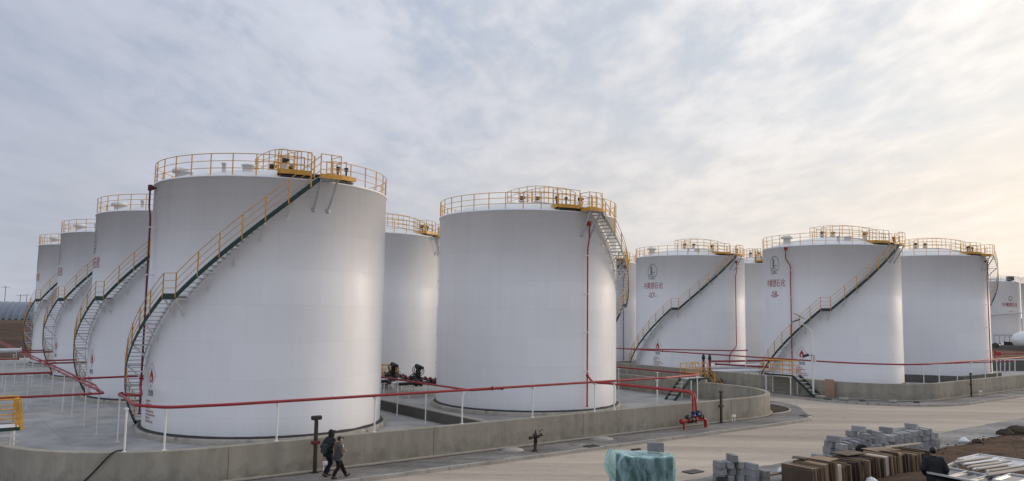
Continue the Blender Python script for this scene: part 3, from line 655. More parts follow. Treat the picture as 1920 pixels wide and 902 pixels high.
# red foam risers on the shells
def riser(key, a, r, z1, z0, jog=0.0, jz=None, mat='darkred', rad=.05, foot=None):
    t = tanks[key]; q = MB()
    pts = [pc(r, a + jog, z1), pc(r, a + jog, z1 - .9), pc(r, a, z1 - 1.5)]
    if foot: pts += [pc(r, a, foot[1] + .9), pc(r, a + foot[0], foot[1]), pc(r, a + foot[0], z0)]
    else: pts += [pc(r, a, z0)]
    q.tube(fillet(pts, .25, 4), rad, 10); q.lathe([(rad * 1.7, -.03), (rad * 1.7, .03), (.001, .03)], pts[-1], seg=10)
    o = q.build('riser_pipe', MT[mat]); o.parent = t
    q = MB(); q.bevbox(pc(r, a + jog, z1 + .1), (.20, .20, .30), rz=R_(a), e=.02); q.tube([pc(r, a + jog, z1 + .1), pc(RT - .02, a + jog, z1 + .1)], .06, 10)
    q.lathe([(.11, -.03), (.11, .03)], pc((r + RT) / 2, a + jog, z1 + .1), seg=12, axis=pc(1, a + jog, 0)); c = q.build('foam_chamber', MT[mat]); c.parent = o
    q = MB(); z = z1 - 2.0
    while z > z0 + .6:
        aa = a + (foot[0] if foot and z < foot[1] else 0)
        q.bar(pc(RT - .01, aa, z), pc(r + .02, aa, z), .04, .06); q.lathe([(rad * 1.5, -.03), (rad * 1.5, .03)], pc(r, aa, z), seg=10); z -= 2.45
    c = q.build('clamp', MT['white' if mat != 'white' else 'tread']); c.parent = o
    return o
tanks['T1'].rotation_euler = (0, 0, R_(2.2)); tanks['T6'].rotation_euler = (0, 0, R_(43)); tanks['T9'].rotation_euler = (0, 0, R_(-30))
riser('T1', -142.7, RT + .30, 12.55, 1.1, jog=-3.5)
riser('T5', -54.7, RT + .26, 12.1, .55, jog=1.2, mat='red')
riser('T07', -52.3, RT + .22, 12.2, .55, jog=2.0, mat='red', foot=(-10, 2.0))
riser('T7', -52.3, RT + .22, 12.2, .55, jog=2.0, mat='red')
riser('T08', -144.2, RT + .22, 12.6, .9, jog=-4.5, mat='red')
riser('T10', -52.5, RT + .26, 12.3, .8, jog=2.0, mat='red')
riser('T6', -45.5, RT + .2, 13.6, .5, mat='white', rad=.09)

# lettering, emblem and warning marks on the shells
def glyphs(text, size, shear=0.0, sx_=1.0):
    cu = bpy.data.curves.new('lettering', 'FONT'); cu.body = text; cu.size = size; cu.shear = shear; cu.align_x = 'CENTER'; cu.resolution_u = 3; cu.offset = 0.0 if size > .5 else size * .01
    o = bpy.data.objects.new('lettering', cu); col.objects.link(o); bpy.context.view_layer.update()
    me = bpy.data.meshes.new_from_object(o.evaluated_get(bpy.context.evaluated_depsgraph_get()))
    vs = [(v.co.x * sx_, v.co.y) for v in me.vertices]; fs = [tuple(p.vertices) for p in me.polygons]
    bpy.data.objects.remove(o); bpy.data.curves.remove(cu); bpy.data.meshes.remove(me); return vs, fs
def wrap(vs, fs, a, z, r=RT + .012):
    return [pc(r, a + math.degrees(x / RT), z + y) for x, y in vs], fs
def mark(key, name, mb, mat):
    o = mb.build(name, MT[mat], fixn=False); o.parent = tanks[key]; return o
def stroke(mb, pts, wd, a, z):
    for p, q in zip(pts, pts[1:]):
        d = Vector((q[0] - p[0], q[1] - p[1])); l = d.length or 1; n = Vector((-d.y, d.x)) / l * wd / 2; e = d / l * wd * .3
        c = [(p[0] - e.x + n.x, p[1] - e.y + n.y), (p[0] - e.x - n.x, p[1] - e.y - n.y), (q[0] + e.x - n.x, q[1] + e.y - n.y), (q[0] + e.x + n.x, q[1] + e.y + n.y)]
        mb.add(*wrap(c, [(0, 1, 2, 3)], a, z))
def emblem(key, a, z, k=1.0, mat='ink'):
    q = MB(); el = [(.70 * k * math.cos(t), .78 * k * math.sin(t)) for t in [R_(-40 + 265 * i / 36) for i in range(37)]]
    el = [(.70 * k * math.cos(R_(d)), .80 * k * math.sin(R_(d))) for d in range(-52, 236, 8)]; stroke(q, el, .045 * k, a, z)
    stroke(q, [(-.22 * k, -.35 * k), (-.22 * k, .66 * k)], .10 * k, a, z); stroke(q, [(-.06 * k, -.35 * k), (-.06 * k, .46 * k)], .10 * k, a, z); stroke(q, [(.0, -.12 * k), (.45 * k, -.12 * k)], .05 * k, a, z)
    stroke(q, [(-.5 * k, -.40 * k), (.3 * k, -.40 * k)], .06 * k, a, z)
    q.add(*wrap(*glyphs('CIBC', .54 * k, 0, .9), a - .8, z - .90 * k)); mark(key, 'emblem', q, mat)
def company(key, a, z, size=.86, mat='rededge', num=None, zn=None):
    q = MB(); q.add(*wrap(*glyphs('中冀德石化', size, .18, .74), a, z)); mark(key, 'company_lettering', q, mat)
    if num: q = MB(); q.add(*wrap(*glyphs(num, .88, 0, .92), a, zn)); mark(key, 'tank_number', q, mat)
def warning(key, a, z, seed=1):
    q = MB(); fl = [(0, .40), (.10, .20), (.21, .02), (.22, -.16), (.13, -.32), (-.13, -.32), (-.22, -.16), (-.19, .04), (-.08, .20)]
    hole = [(0, .02), (.08, -.12), (.07, -.25), (-.07, -.25), (-.08, -.12)]
    q.add(*wrap(fl, [tuple(range(len(fl)))], a, z)); f = mark(key, 'flame_symbol', q, 'warn')
    q = MB(); q.add(*wrap(hole, [tuple(range(5))], a, z, RT + .018)); o = q.build('flame_heart', MT['white'], fixn=False); o.parent = f
    q = MB(); dm_ = [(0, .66), (.52, .04), (0, -.58), (-.52, .04), (0, .66)]; stroke(q, dm_, .022, a, z); o = q.build('diamond_border', MT['warn'], fixn=False); o.parent = f
    q = MB(); q.add(*wrap(*glyphs('危险', .34, 0, .95), a, z - .98)); mark(key, 'hazard_heading', q, 'ink')
    # the small print is too fine to read in the photograph: rows of short character-like strokes
    rg = random.Random(seed); q = MB()
    for i, n in enumerate((4, 5, 3, 6, 7, 4, 6)):
        y = -1.22 - i * .165; x = -.62
        for _ in range(n):
            w_ = rg.uniform(.09, .15); x += rg.uniform(.03, .07)
            for yy in (.03, .075): stroke(q, [(x, y - yy), (x + w_, y - yy)], .022, a, z)
            stroke(q, [(x + w_ * .5, y), (x + w_ * .5, y - .11)], .024, a, z); x += w_
    mark(key, 'small_print', q, 'rededge')
ZO = .30                                               # local z = world z + ZO
emblem('T07', -144.0, 10.98 + ZO - .1); company('T07', -144.3, 8.98 + ZO, size=.80, num='-07-', zn=7.88 + ZO)
emblem('T08', -164.3, 10.98 + ZO); company('T08', -164.8, 8.90 + ZO, size=.80, num='-08-', zn=7.82 + ZO)
for k in ('T2', 'T3', 'T4'): emblem(k, -145, 10.75 + ZO); company(k, -146, 8.85 + ZO, mat='rededge')
warning('T07', -137.2, 2.55 + ZO, 2); warning('T08', -136.6, 2.62 + ZO, 3); warning('T1', -137.4, 2.72 + ZO, 4); warning('T2', -134, 2.55 + ZO, 5); warning('T3', -135, 2.6 + ZO, 6)

# ------------------------------------------------------------------ red fire-water pipelines on white posts
def pipeline(label, runs, posts=(), r=.085, mat='red', group=None, wpost=.036, loc=None, name='red_pipeline'):
    """runs: lists of (m, b, z); posts: (m, b, z_foot, z_top, direction of the saddle)"""
    P0 = W(*runs[0][0]); t = thing(name, label, 'pipeline', (P0.x, P0.y, ZF), group)
    r *= .78
    for i, run in enumerate(runs):
        pts = [W(*p) for p in run]
        q = MB(); q.tube(fillet(pts, .35, 4), r, 10)
        L_ = 0
        for a, b in zip(pts, pts[1:]):                     # bolted flanges along the run
            n = int((b - a).length / 6)
            for k in range(1, n // 3 + 1): q.lathe([(r * 1.05, -.035), (r * 1.65, -.035), (r * 1.65, .035), (r * 1.05, .035)], a + (b - a) * (k / (n // 3 + 1)), seg=12, axis=(b - a))
        for e, f in ((pts[0], pts[1]), (pts[-1], pts[-2])): q.lathe([(r * 1.6, -.03), (r * 1.6, .03), (.001, .03)], e, seg=12, axis=(e - f))
        q.build('pipe', MT[mat], t)
    for (m, b, z0, z1) in posts:
        q = MB(); p = W(m, b, 0); q.tube([p + Vector((0, 0, z0)), p + Vector((0, 0, z1 - r))], wpost, 8)
        q.box(p + Vector((0, 0, z1 - r - .04)), (.26, .10, .06), rz=ANG + (0 if z0 < .5 else math.pi / 2)); q.box(p + Vector((0, 0, z0 + .012)), (.15, .15, .024), rz=ANG)
        q.build('support_post', MT['white'], t)
    return t
ZW = 2.53
wl = [(m, 30.06, 1.0, ZW) for m in (11.48, 15.73, 20.2, 24.37, 28.55, 30.0)]
def arcw(deg, r=6.84): return (9.3 + r * math.cos(R_(deg)), 36.9 + r * math.sin(R_(deg)))
a1, a2 = arcw(254), arcw(243)
pipeline('long red pipe on white posts along the wall top before the two nearest tanks',
         [[(8.0, 41.4, 1.95), (a2[0] + .25, a2[1], ZW + .1), (a1[0], a1[1], ZW), (9.6, 30.06, ZW), (34.2, 30.06, ZW), (43.8, 35.5, 1.93), (43.8, 62.0, 1.95)]],
         wl + [(a1[0], a1[1], 1.0, ZW), (a2[0], a2[1], 1.0, ZW + .08), (8.0, 41.4, ZF, 1.95), (43.8, 35.7, ZF, 1.9), (43.8, 39.4, ZF, 1.9), (43.8, 43.4, ZF, 1.93), (43.8, 49, ZF, 1.93), (43.8, 56, ZF, 1.93), (42.3, 38.1, ZF, 1.5)], r=.075)
pipeline('red branch pipe between the nearest and the middle tank, running back to the valve gear',
         [[(22.5, 30.1, 2.5), (23.7, 34.5, 1.95), (23.7, 44.2, 1.9), (23.7, 66, 1.9)]], [(23.7, 39.05, ZF, 1.86), (23.7, 42.4, ZF, 1.9), (23.7, 47.5, ZF, 1.9), (23.7, 55, ZF, 1.9)], r=.07)
pipeline('twin red pipes running back along the left side past the left row of tanks',
         [[(-8, 42.0, 1.98), (7.42, 42.0, 1.98), (7.42, 118, 1.95)], [(7.42, 43.6, 1.98), (7.75, 46.5, 1.98), (7.75, 118, 1.95)]],
         [(m, b, ZF, 1.98) for m, b in ((7.6, 44.4), (7.5, 47.5), (7.5, 51.7), (7.5, 55.4), (7.5, 60.4), (7.5, 66), (7.5, 72), (7.5, 78), (7.5, 85), (3.0, 42.1), (-1.5, 42.1), (-6, 42.1))], r=.068)
for i, (b, lab, mz) in enumerate(((51.0, 'red branch pipe crossing the stair foot of the second tank in the left row', 11.6), (65.2, 'red branch pipe to the third tank in the left row', 11.0), (80.8, 'red branch pipe to the farthest tank in the left row', 11.0))):
    pipeline(lab, [[(7.5, b, 1.98), (mz, b + .3, 1.98)]] + ([[(7.5, b + 3.2, 1.98), (mz - 1, b + 3.4, 1.98)]] if i else []), [], r=.075)
pipeline('dark red pipe on short white posts at the left edge, second from front', [[(-10, 57.4, 1.9), (7.05, 57.4, 1.9)]], [(m, 57.4, ZF, 1.9) for m in (1.5, 3.2, 4.6, 5.8)], r=.085)
pipeline('thin red pipe on white posts far back at the left edge', [[(-12, 72.8, 1.9), (6.6, 72.8, 1.9)]], [(m, 72.8, ZF, 1.9) for m in (3.5, 4.6, 5.6, 6.4)], r=.075)
pipeline('fat white pipe lying on supports at the far left edge', [[(-20, 81.4, 2.15), (7.5, 81.4, 2.15)]], [(m, 81.4, ZF, 2.0) for m in (3, 5.0, 7.0)], r=.24, mat='white', name='white_pipeline')
# riser hook-up at the foot of the nearest tank
c1 = TK['T1']; f1 = pc(RT + .3, -140.5, 0) + Vector((c1.x, c1.y, 0)); fm, fb = tomb(f1)
pipeline('curved dark red pipe joining the nearest tank riser to the wall pipe', [[(fm, fb, 2.55), (fm - .1, fb - .3, 2.2), (8.7, 40.2, 1.97), (8.05, 41.3, 1.97)]], [], r=.085, mat='red')
# riser hook-up and the drop to the sidewalk manifold
c5 = TK['T5']; f5 = pc(RT + .26, -54.7, 0) + Vector((c5.x, c5.y, 0)); fm, fb = tomb(f5)
pipeline('red twin pipe from the middle tank riser dropping to the sidewalk valves',
         [[(fm, fb, 2.2), (fm + .1, fb - .4, 1.75), (34.9, 35.6, 1.72), (35.30, 29.1, 1.72), (35.30, 29.1, .35)], [(34.7, 36.4, 1.74), (35.2, 35.7, 1.72), (35.67, 29.3, 1.72), (35.67, 29.1, .35)]], [], r=.085, mat='orange')
# right bund
pipeline('long red pipe round the wall top in front of the tanks marked 07 and 08',
         [[(58.1, 118, ZW - .05), (58.1, 35, ZW - .05)] + [(64 + 5.94 * math.cos(R_(a)), 34.5 + 5.94 * math.sin(R_(a)), ZW - .05) for a in (190, 200, 210, 220, 230, 240, 250, 260)] + [(64, 28.56, ZW), (75, 28.56, ZW), (120, 30, ZW)]],
         [(58.1, b, 1.0, ZW) for b in (50.4, 58, 66, 74, 42)] + [(m, 28.56, 1.0, ZW) for m in (64.5, 70.3, 75.5, 82)], r=.075)
c7 = TK['T07']; f7 = pc(RT + .22, -62.3, 0) + Vector((c7.x, c7.y, 0)); fm, fb = tomb(f7)
pipeline('short red branch pipe ending at the riser of the tank marked 07', [[(58.3, fb + 3.5, 2.45), (fm - .4, fb - .6, 2.2), (fm + 1.9, fb - .9, 2.2)]], [], r=.08)
pipeline('red branch pipe beside the stile, running along the left side of the tank marked 08', [[(57.3, 45.2, 1.9), (58.4, 42.5, 2.05), (58.3, 37.6, 2.4)], [(59.6, 46.4, 1.5), (60.8, 41.6, 1.5)]], [(60.5, 43.2, ZF, 1.5)], r=.10)
q = thing('white_pipeline', 'white pipe bundle low beside the stair foot of the tank marked 08', 'pipeline', W(60, 47, ZF))
for k, (b, r, z) in enumerate(((47.2, .24, 1.15), (46.4, .16, .75), (48.1, .2, .7))):
    p = MB(); p.tube([W(58.8, b + 1, z), W(66, b - 1.2, z)], r, 12); p.build('pipe', MT['white'], q)
pipeline('pale red pipe crossing the foot of the plain tank on the right, on thin posts', [[(72.5, 35.2, 1.75), (84, 30.4, 2.0)]], [(m, 35.2 - (m - 72.5) * .417, ZF, 1.75 + (m - 72.5) * .02) for m in (74.5, 78, 81)], r=.07, mat='red')
def valve(par, p, r, mat='black', wheel=True, ax=(0, 0, 1)):
    q = MB(); q.lathe([(r, -r * 1.5), (r * 1.9, -r * 1.5), (r * 1.9, -r * 1.1), (r * 1.2, -r * .9), (r * 1.5, 0), (r * 1.2, r * .9), (r * 1.9, r * 1.1), (r * 1.9, r * 1.5), (r, r * 1.5)], p, seg=12, axis=ax)
    v = q.build('valve', MT[mat], par)
    if wheel:
        u = Vector(ax).orthogonal().normalized(); w_ = p + u * r * 3.0; q = MB(); q.tube([p, w_], r * .3, 6)
        q.tube([w_ + (Vector(ax).normalized() * math.cos(a) + u.cross(Vector(ax).normalized()) * math.sin(a)) * r * 1.5 for a in [k * math.pi / 6 for k in range(12)]], r * .25, 6, closed=True)
        for a in (0, math.pi / 2): d = Vector(ax).normalized() * math.cos(a) + u.cross(Vector(ax).normalized()) * math.sin(a); q.bar(w_ - d * r * 1.5, w_ + d * r * 1.5, r * .25, r * .25)
        q.build('hand_wheel', MT[mat], v)
    return v
# sidewalk valve manifold
mf = thing('valve_manifold', 'red valve manifold with black and blue valves on the sidewalk, two legs', 'manifold', W(35.3, 29.0, ZF))
q = MB(); q.tube([W(34.25, 29.05, .18), W(36.0, 29.05, .18)], .085, 12); q.lathe([(.14, -.04), (.14, .04), (.001, .04)], W(34.25, 29.05, .18), seg=14, axis=-MD); q.build('header_pipe', MT['orange'], mf)
q = MB(); q.tube(fillet([W(35.9, 29.05, .18), W(36.35, 29.05, .18), W(36.35, 29.05, ZF)], .22), .095, 12); q.build('leg', MT['orange'], mf)
q = MB(); q.tube([W(34.45, 29.05, .18), W(34.45, 29.05, ZF)], .06, 10); q.build('leg', MT['orange'], mf)
valve(mf, W(35.30, 29.08, .52), .085, 'blue'); valve(mf, W(35.67, 29.08, .56), .085, 'blue'); valve(mf, W(34.95, 29.05, .2), .09, 'black', ax=MD); valve(mf, W(35.3, 29.05, .2), .09, 'darkred', False, ax=MD); valve(mf, W(35.95, 29.05, .30), .08, 'black', ax=MD)
mf2 = thing('valve_manifold', 'dark red valve manifold with two standpipes outside the wall below the tank marked 07', 'manifold', W(57.0, 45.6, ZF))
for b in (45.2, 45.9): q = MB(); q.tube([W(57.2, b, .1), W(57.2, b, 2.0)], .11, 10); q.build('standpipe', MT['red'], mf2); q = MB(); q.lathe([(.11, 0), (.17, .1), (.10, .45), (0.001, .6)], W(57.2, b, 2.0), seg=10); q.build('nozzle', MT['black'], mf2); valve(mf2, W(57.2, b, .55), .11, 'black', ax=(0, 0, 1))
q = MB(); q.tube([W(57.2, 47.6, .0), W(57.2, 43.6, .0)], .10, 10); q.build('header_pipe', MT['darkred'], mf2)
for b in (47.2, 46.7, 44.2): valve(mf2, W(57.2, b, .03), .13, 'black', b < 45, ax=BD)
q = MB(); q.tube([W(57.2, 43.6, .05), W(57.2, 43.6, ZF)], .07, 8); q.tube([W(57.2, 47.5, .05), W(57.2, 47.5, ZF)], .07, 8); q.build('leg', MT['darkred'], mf2)

# pump valve gear between the nearest and the middle tank
for i, (m, b, lab) in enumerate(((30.6, 51.3, 'cluster of black and dark red valves beside the foot of the middle tank'), (29.9, 53.9, 'cluster of black valves left of a similar larger one, beside a yellow railing'))):
    t = thing('valve_cluster', lab, 'valve cluster', W(m, b, ZF), 'valve clusters')
    for k in range(3):
        bb = b + (k - 1) * .75; q = MB(); q.tube([W(m - 2.4, bb, .75), W(m + 2.2, bb, .75)], .12, 12); q.build('pipe', MT['white' if k == 1 else 'black'], t)
        valve(t, W(m - .6 + k * .3, bb, .8), .16, 'black', True, ax=MD); valve(t, W(m + .7, bb, .8), .15, 'darkred', False, ax=MD)
        q = MB(); p = W(m - .5 + k * .3, bb, 1.0); q.lathe([(.06, 0), (.06, .75), (.15, .77), (.15, .97), (.1, 1.05), (.001, 1.05)], p, seg=10); q.box(p + Vector((.18, 0, .87)), (.22, .14, .18), rz=.4 * k); q.tube([p + Vector((0, 0, .6)) + MD * (.36 * math.cos(a)) + Vector((0, 0, .32 * math.sin(a))) for a in [j * math.pi / 7 for j in range(14)]], .03, 6, closed=True); q.build('actuator', MT['black'], t)
    for mm in (m - 1.4, m + 1.2):
        for bb in (b - .8, b + .8): q = MB(); q.bar(W(mm, bb, ZF), W(mm, bb, .75), .07, .07); q.build('leg', MT['white'], t)
t = thing('service_walkway', 'low walkway with thin yellow railing behind the pipes between the two nearest tanks', 'walkway', W(29.5, 57, ZF))
wa, wb = W(30.9, 56.2, .55), W(28.2, 63.0, .55); wd_ = (wb - wa).normalized(); wn = Vector((-wd_.y, wd_.x, 0)); wL = (wb - wa).length
q = MB(); q.bar(wa, wb, 1.0, .06); q.build('deck', MT['tread'], t)
for s_ in (-1, 1):
    q = MB(); railing(q, [wa + wn * s_ * .47 + wd_ * (wL * k / 5) + Vector((0, 0, .03)) for k in range(6)], 0, 1.1, r=.026); q.build('railing', MT['yellow'], t)
    q = MB(); a_ = wa + wn * s_ * .47; q.bar(a_, a_ - wd_ * .7 - Vector((0, 0, .85)), .06, .16); q.build('stringer', MT['white'], t)
    q = MB(); q.bar(a_ + Vector((0, 0, 1.2)), a_ - Vector((0, 0, .1)) - wd_ * .25, .10, .14); q.build('end_post', MT['yellow'], t)
    for k in (.1, .5, .95): q = MB(); p = wa + wd_ * wL * k + wn * s_ * .45; q.bar(p, Vector((p.x, p.y, ZF)), .07, .07); q.build('leg', MT['white'], t)
for k, b in enumerate((55.4, 56.6, 57.8)):
    t = thing('gate_valve', 'row of small dark gate valves with white bonnets under the thin yellow railing', 'valve', W(31.2, b, ZF), 'gate valves under the railing')
    q = MB(); q.tube([W(31.2, b, ZF), W(31.2, b, .5)], .1, 8); q.build('stand', MT['white'], t); valve(t, W(31.2, b, .75), .16, 'black', True, ax=MD); q = MB(); q.lathe([(.14, 0), (.14, .3), (.08, .36)], W(31.2, b, .95), seg=10); q.build('bonnet', MT['white'], t)

# ------------------------------------------------------------------ stiles over the walls
def stile(label, c, ang, half=.95, zp=1.28, runs=((-1, 1.75), (1, 1.75)), width=.9, legs=True, z0=ZF, railed=None):
    """c: centre on the wall; ang: direction of travel over the wall"""
    C = Vector((c.x, c.y, 0)); d = Vector((math.cos(ang), math.sin(ang), 0)); n = Vector((-d.y, d.x, 0)); hw = width / 2
    t = thing('stile_stair', label, 'stile', (C.x, C.y, ZF), 'yellow railed stiles over the walls')
    q = MB(); q.box(C + Vector((0, 0, zp - .03)), (2 * half, width, .05), rz=ang); q.build('deck', MT['white'], t)
    q = MB()
    for s in (-1, 1): q.bar(C + n * s * (hw + .02) + d * half + Vector((0, 0, zp - .05)), C + n * s * (hw + .02) - d * half + Vector((0, 0, zp - .05)), .04, .14)
    q.build('deck_frame', MT['green'], t)
    q = MB()
    for s in (-1, 1):
        railing(q, [C + n * s * hw + d * x + Vector((0, 0, zp)) for x in (-half, -half / 3, half / 3, half)], 0, 1.12, r=.032)
        for sg, ln in (runs if railed is None else railed):
            a = C + n * s * hw + d * sg * half; b = C + n * s * hw + d * sg * (half + ln); a.z = zp; b.z = z0
            for k in (1.05, .7, .35): q.tube([a + Vector((0, 0, k)), b + Vector((0, 0, k))], .03, 6)
            for f in (.5, 1): p = a + (b - a) * f; q.bar(p, p + Vector((0, 0, 1.05)), .05, .05)
    q.build('railing', MT['yellow'], t)
    for sg, ln in runs:
        for s in (-1, 1):
            a = C + n * s * hw + d * sg * half; b = C + n * s * hw + d * sg * (half + ln); a.z = zp - .06; b.z = z0
            q = MB(); q.bar(a, b, .05, .20); q.build('stringer', MT['green'], t)
        q = MB(); k = 6
        for i in range(1, k): p = C + d * sg * (half + ln * i / k) + Vector((0, 0, zp - .04 + (z0 - zp) * i / k)); q.box(p, (.24, width - .06, .03), rz=ang)
        q.build('tread', MT['tread'], t)
    if legs:
        for sx2 in (-.85, .85):
            for s in (-1, 1): q = MB(); p = C + d * sx2 * half + n * s * hw; q.bar(p + Vector((0, 0, ZF)), p + Vector((0, 0, zp - .1)), .075, .075); q.build('leg', MT['white'], t)
    return t
stile('yellow railed stile with dark green stringers crossing the wall near its round right corner', W(47.95, 39.4), ANG, half=1.05, zp=1.25, railed=((1, 1.75),))
stile('yellow railed stile below the tank marked 08, green stair going down to the right', W(57.25, 37.9), ANG - math.pi / 2, half=1.35, zp=1.3, runs=((1, 1.9),), width=.95, railed=())
ls = stile('yellow railed stile over the left containment wall, cut by the left edge of the picture', W(2.35, 37.6), ANG, half=1.2, zp=1.3, runs=((-1, 1.7),), width=1.3)
q = MB()
for b in (36.95, 38.25): q.bar(W(3.5, b, 2.35), W(3.62, b, 1.2), .10, .12); q.bar(W(3.42, b, 2.3), W(3.42, b, 1.2), .06, .06)
for z in (1.65, 2.0, 2.33): q.tube([W(3.55, 36.95, z), W(3.55, 38.25, z)], .022, 6)
q.build('end_gate', MT['yellow'], ls)
q = MB()
for k in range(6): q.box(W(3.1, 36.6 - k * .02, 1.05 - k * .24), (.85, .24, .03), rz=ANG)
q.build('tread', MT['tread'], ls)

# ------------------------------------------------------------------ street furniture
def post_light(label, p, h, tcap=True):
    t = thing('bollard_post', label, 'post', p); q = MB(); q.bevbox(p + Vector((0, 0, h / 2)), (.13, .13, h), rz=ANG, e=.015); q.build('post', MT['brown'], t)
    q = MB(); q.bevbox(p + Vector((0, 0, h + .10)), (.42 if tcap else .2, .18, .17), rz=ANG, e=.03); q.build('head', MT['black'], t)
    q = MB(); q.bevbox(p + Vector((0, 0, h * .58)), (.34, .18, .14), rz=ANG, e=.02); q.build('junction_box', MT['darkred' if tcap else 'black'], t)
    q = MB(); q.box(p + Vector((0, 0, .01)), (.26, .26, .02), rz=ANG); q.build('base_plate', MT['brown'], t)
    return t
post_light('tall dark brown post with a T shaped head against the wall behind the two walkers', W(12.92, 29.62, ZF), 2.05)
post_light('slim dark post with a small head against the wall right of the red sidewalk manifold', W(38.55, 29.65, ZF), 1.72, False)
post_light('thin black post with a small head in front of the plain tank on the right', W(69.1, 28.1, ZF), 1.75, False)
def pull_box(label, p):
    t = thing('cable_stand', label, 'cable stand', p, 'small white cable stands at the wall foot'); q = MB(); q.box(p + Vector((0, 0, .36)), (.30, .16, .12), rz=ANG); q.build('box', MT['white'], t)
    for s in (-1, 1): q = MB(); q.bar(p + MD * s * .12, p + MD * s * .12 + Vector((0, 0, .32)), .03, .03); q.build('leg', MT['white'], t)
    return t
pull_box('small white cable stand at the wall foot beside the brown post, behind the walkers', W(13.35, 29.5, ZF))
t = pull_box('white two legged cable stand with thin rod, right of the slim dark post', W(39.6, 29.55, ZF)); q = MB(); q.tube([W(39.6, 29.72, .05), W(39.6, 29.72, 1.0)], .014, 6); q.build('rod', MT['black'], t)
pull_box('small white cable stand at the wall foot beside the thin black post on the right', W(70.6, 28.05, ZF))
hy = thing('fire_hydrant', 'squat blackish red fire hydrant standing on the sidewalk in front of the middle tank', 'hydrant', W(23.3, 28.5, ZF))
hp = W(23.3, 28.5, ZF); q = MB(); q.lathe([(.17, 0), (.17, .05), (.09, .07), (.085, .60), (.13, .62), (.14, .70), (.11, .78), (.06, .84), (.03, .93), (.03, .97), (.001, .97)], hp, seg=16); q.build('barrel', MT['oxide'], hy)
for s, l in ((-1, .32), (1, .36)): q = MB(); q.tube([hp + Vector((0, 0, .68)), hp + MD * s * l + Vector((0, 0, .68 + .05 * s))], .055, 10); q.lathe([(.075, -.05), (.075, .05), (.001, .05)], hp + MD * s * l + Vector((0, 0, .68 + .05 * s)), seg=10, axis=MD * s); q.build('outlet', MT['oxide'], hy)
q = MB(); q.tube([hp + Vector((0, 0, .70)), hp - BD * .26 + Vector((0, 0, .70))], .065, 10); q.build('outlet', MT['oxide'], hy)
q = MB(); q.bar(hp + MD * .2 + Vector((0, 0, .86)), hp + MD * .42 + Vector((0, 0, .98)), .03, .03); q.build('chain_hook', MT['black'], hy)
def cover(name, label, p, r, mat, sq=False, grp=None):
    q = MB()
    if sq: q.bevbox(p + Vector((0, 0, .02)), (r * 2, r * 1.3, .05), rz=ANG, e=.015)
    else: q.lathe([(r, -.03), (r, .05), (r * .92, .07), (.001, .075)], p, seg=28); q.lathe([(r * 1.25, -.03), (r * 1.25, .02), (r * 1.02, .03)], p, seg=28)
    return tag(q.build(name, MT[mat]), label, 'manhole', grp)
cover('manhole_cover', 'pale round manhole cover by the wall just left of the hydrant', W(22.6, 29.35, ZF), .42, 'kerb')
cover('manhole_cover', 'pale round manhole cover by the wall right of the hydrant, next to a dark gap', W(28.4, 29.4, ZF), .5, 'kerb')
cover('manhole_cover', 'flat pale round cover in the paving between hydrant and drain', W(26.2, 28.75, ZF - .05), .42, 'paver')
cover('drain_grate', 'dark open drain grate at the kerb right of the hydrant', W(26.4, 28.0, ZF), .36, 'black', True)
cover('drain_grate', 'dark drain grate in the road left of the block stacks', W(26.3, 21.7, ZR + .0), .42, 'black', True)
cover('drain_grate', 'dark drain grate at the rounded kerb corner near the road junction', W(46.0, 28.75, ZF), .36, 'black', True)
cover('road_patch', 'flat brown patch plate lying on the road left of the wrapped pallet', W(18.3, 22.8, ZR), .55, 'tarmac', True)
# solar lamp with a camera
lp = W(58.35, 35.72, ZF); lp = W(57.35, 35.1, ZF)
lm = thing('street_lamp', 'white lamp post with solar panel and camera before the tank marked 08', 'street lamp', lp)
q = MB(); q.tube([lp, lp + Vector((0, 0, 2.0)), lp + Vector((0, 0, 5.0))], [.085, .08, .05], 10); q.lathe([(.17, 0), (.17, .03), (.09, .05)], lp, seg=12); q.build('pole', MT['white'], lm)
lu = -MD * .75 + BD * .66; tp = lp + Vector((0, 0, 5.0))
q = MB(); q.tube([tp + Vector((0, 0, -.1)), tp + Vector((0, 0, .25)) + lu * .08, tp + Vector((0, 0, .62)) + lu * .5, tp + Vector((0, 0, .95)) + lu * 1.15], .035, 8); q.build('arm', MT['white'], lm)
q = MB(); q.bevbox(tp + Vector((0, 0, 1.02)) + lu * 1.25, (.62, .22, .08), rz=math.atan2(lu.y, lu.x), e=.02, ry=R_(20)); q.build('lamp_head', MT['black'], lm)
q = MB(); q.box(tp + Vector((0, 0, 1.42)) + lu * 1.0, (.95, .62, .035), rz=math.atan2(lu.y, lu.x), ry=R_(-28)); q.bar(tp + Vector((0, 0, .9)) + lu * 1.0, tp + Vector((0, 0, 1.42)) + lu * 1.0, .03, .03); q.build('solar_panel', MT['white'], lm)
q = MB(); q.bevbox(lp + Vector((0, 0, 3.05)) + MD * .12 - BD * .02, (.34, .3, .62), rz=ANG, e=.04); q.build('battery_box', MT['tread'], lm)
q = MB(); cpt = lp + Vector((0, 0, 3.25)) + lu * .5; q.lathe([(.06, -.22), (.11, -.2), (.11, .16), (.14, .24), (.001, .25)], cpt, seg=12, axis=lu - Vector((0, 0, .3))); q.bar(cpt, lp + Vector((0, 0, 3.25)), .04, .04); q.build('camera', MT['black'], lm)
def AW(deg, r, z): m, b = arcw(deg, r); return W(m, b, z)
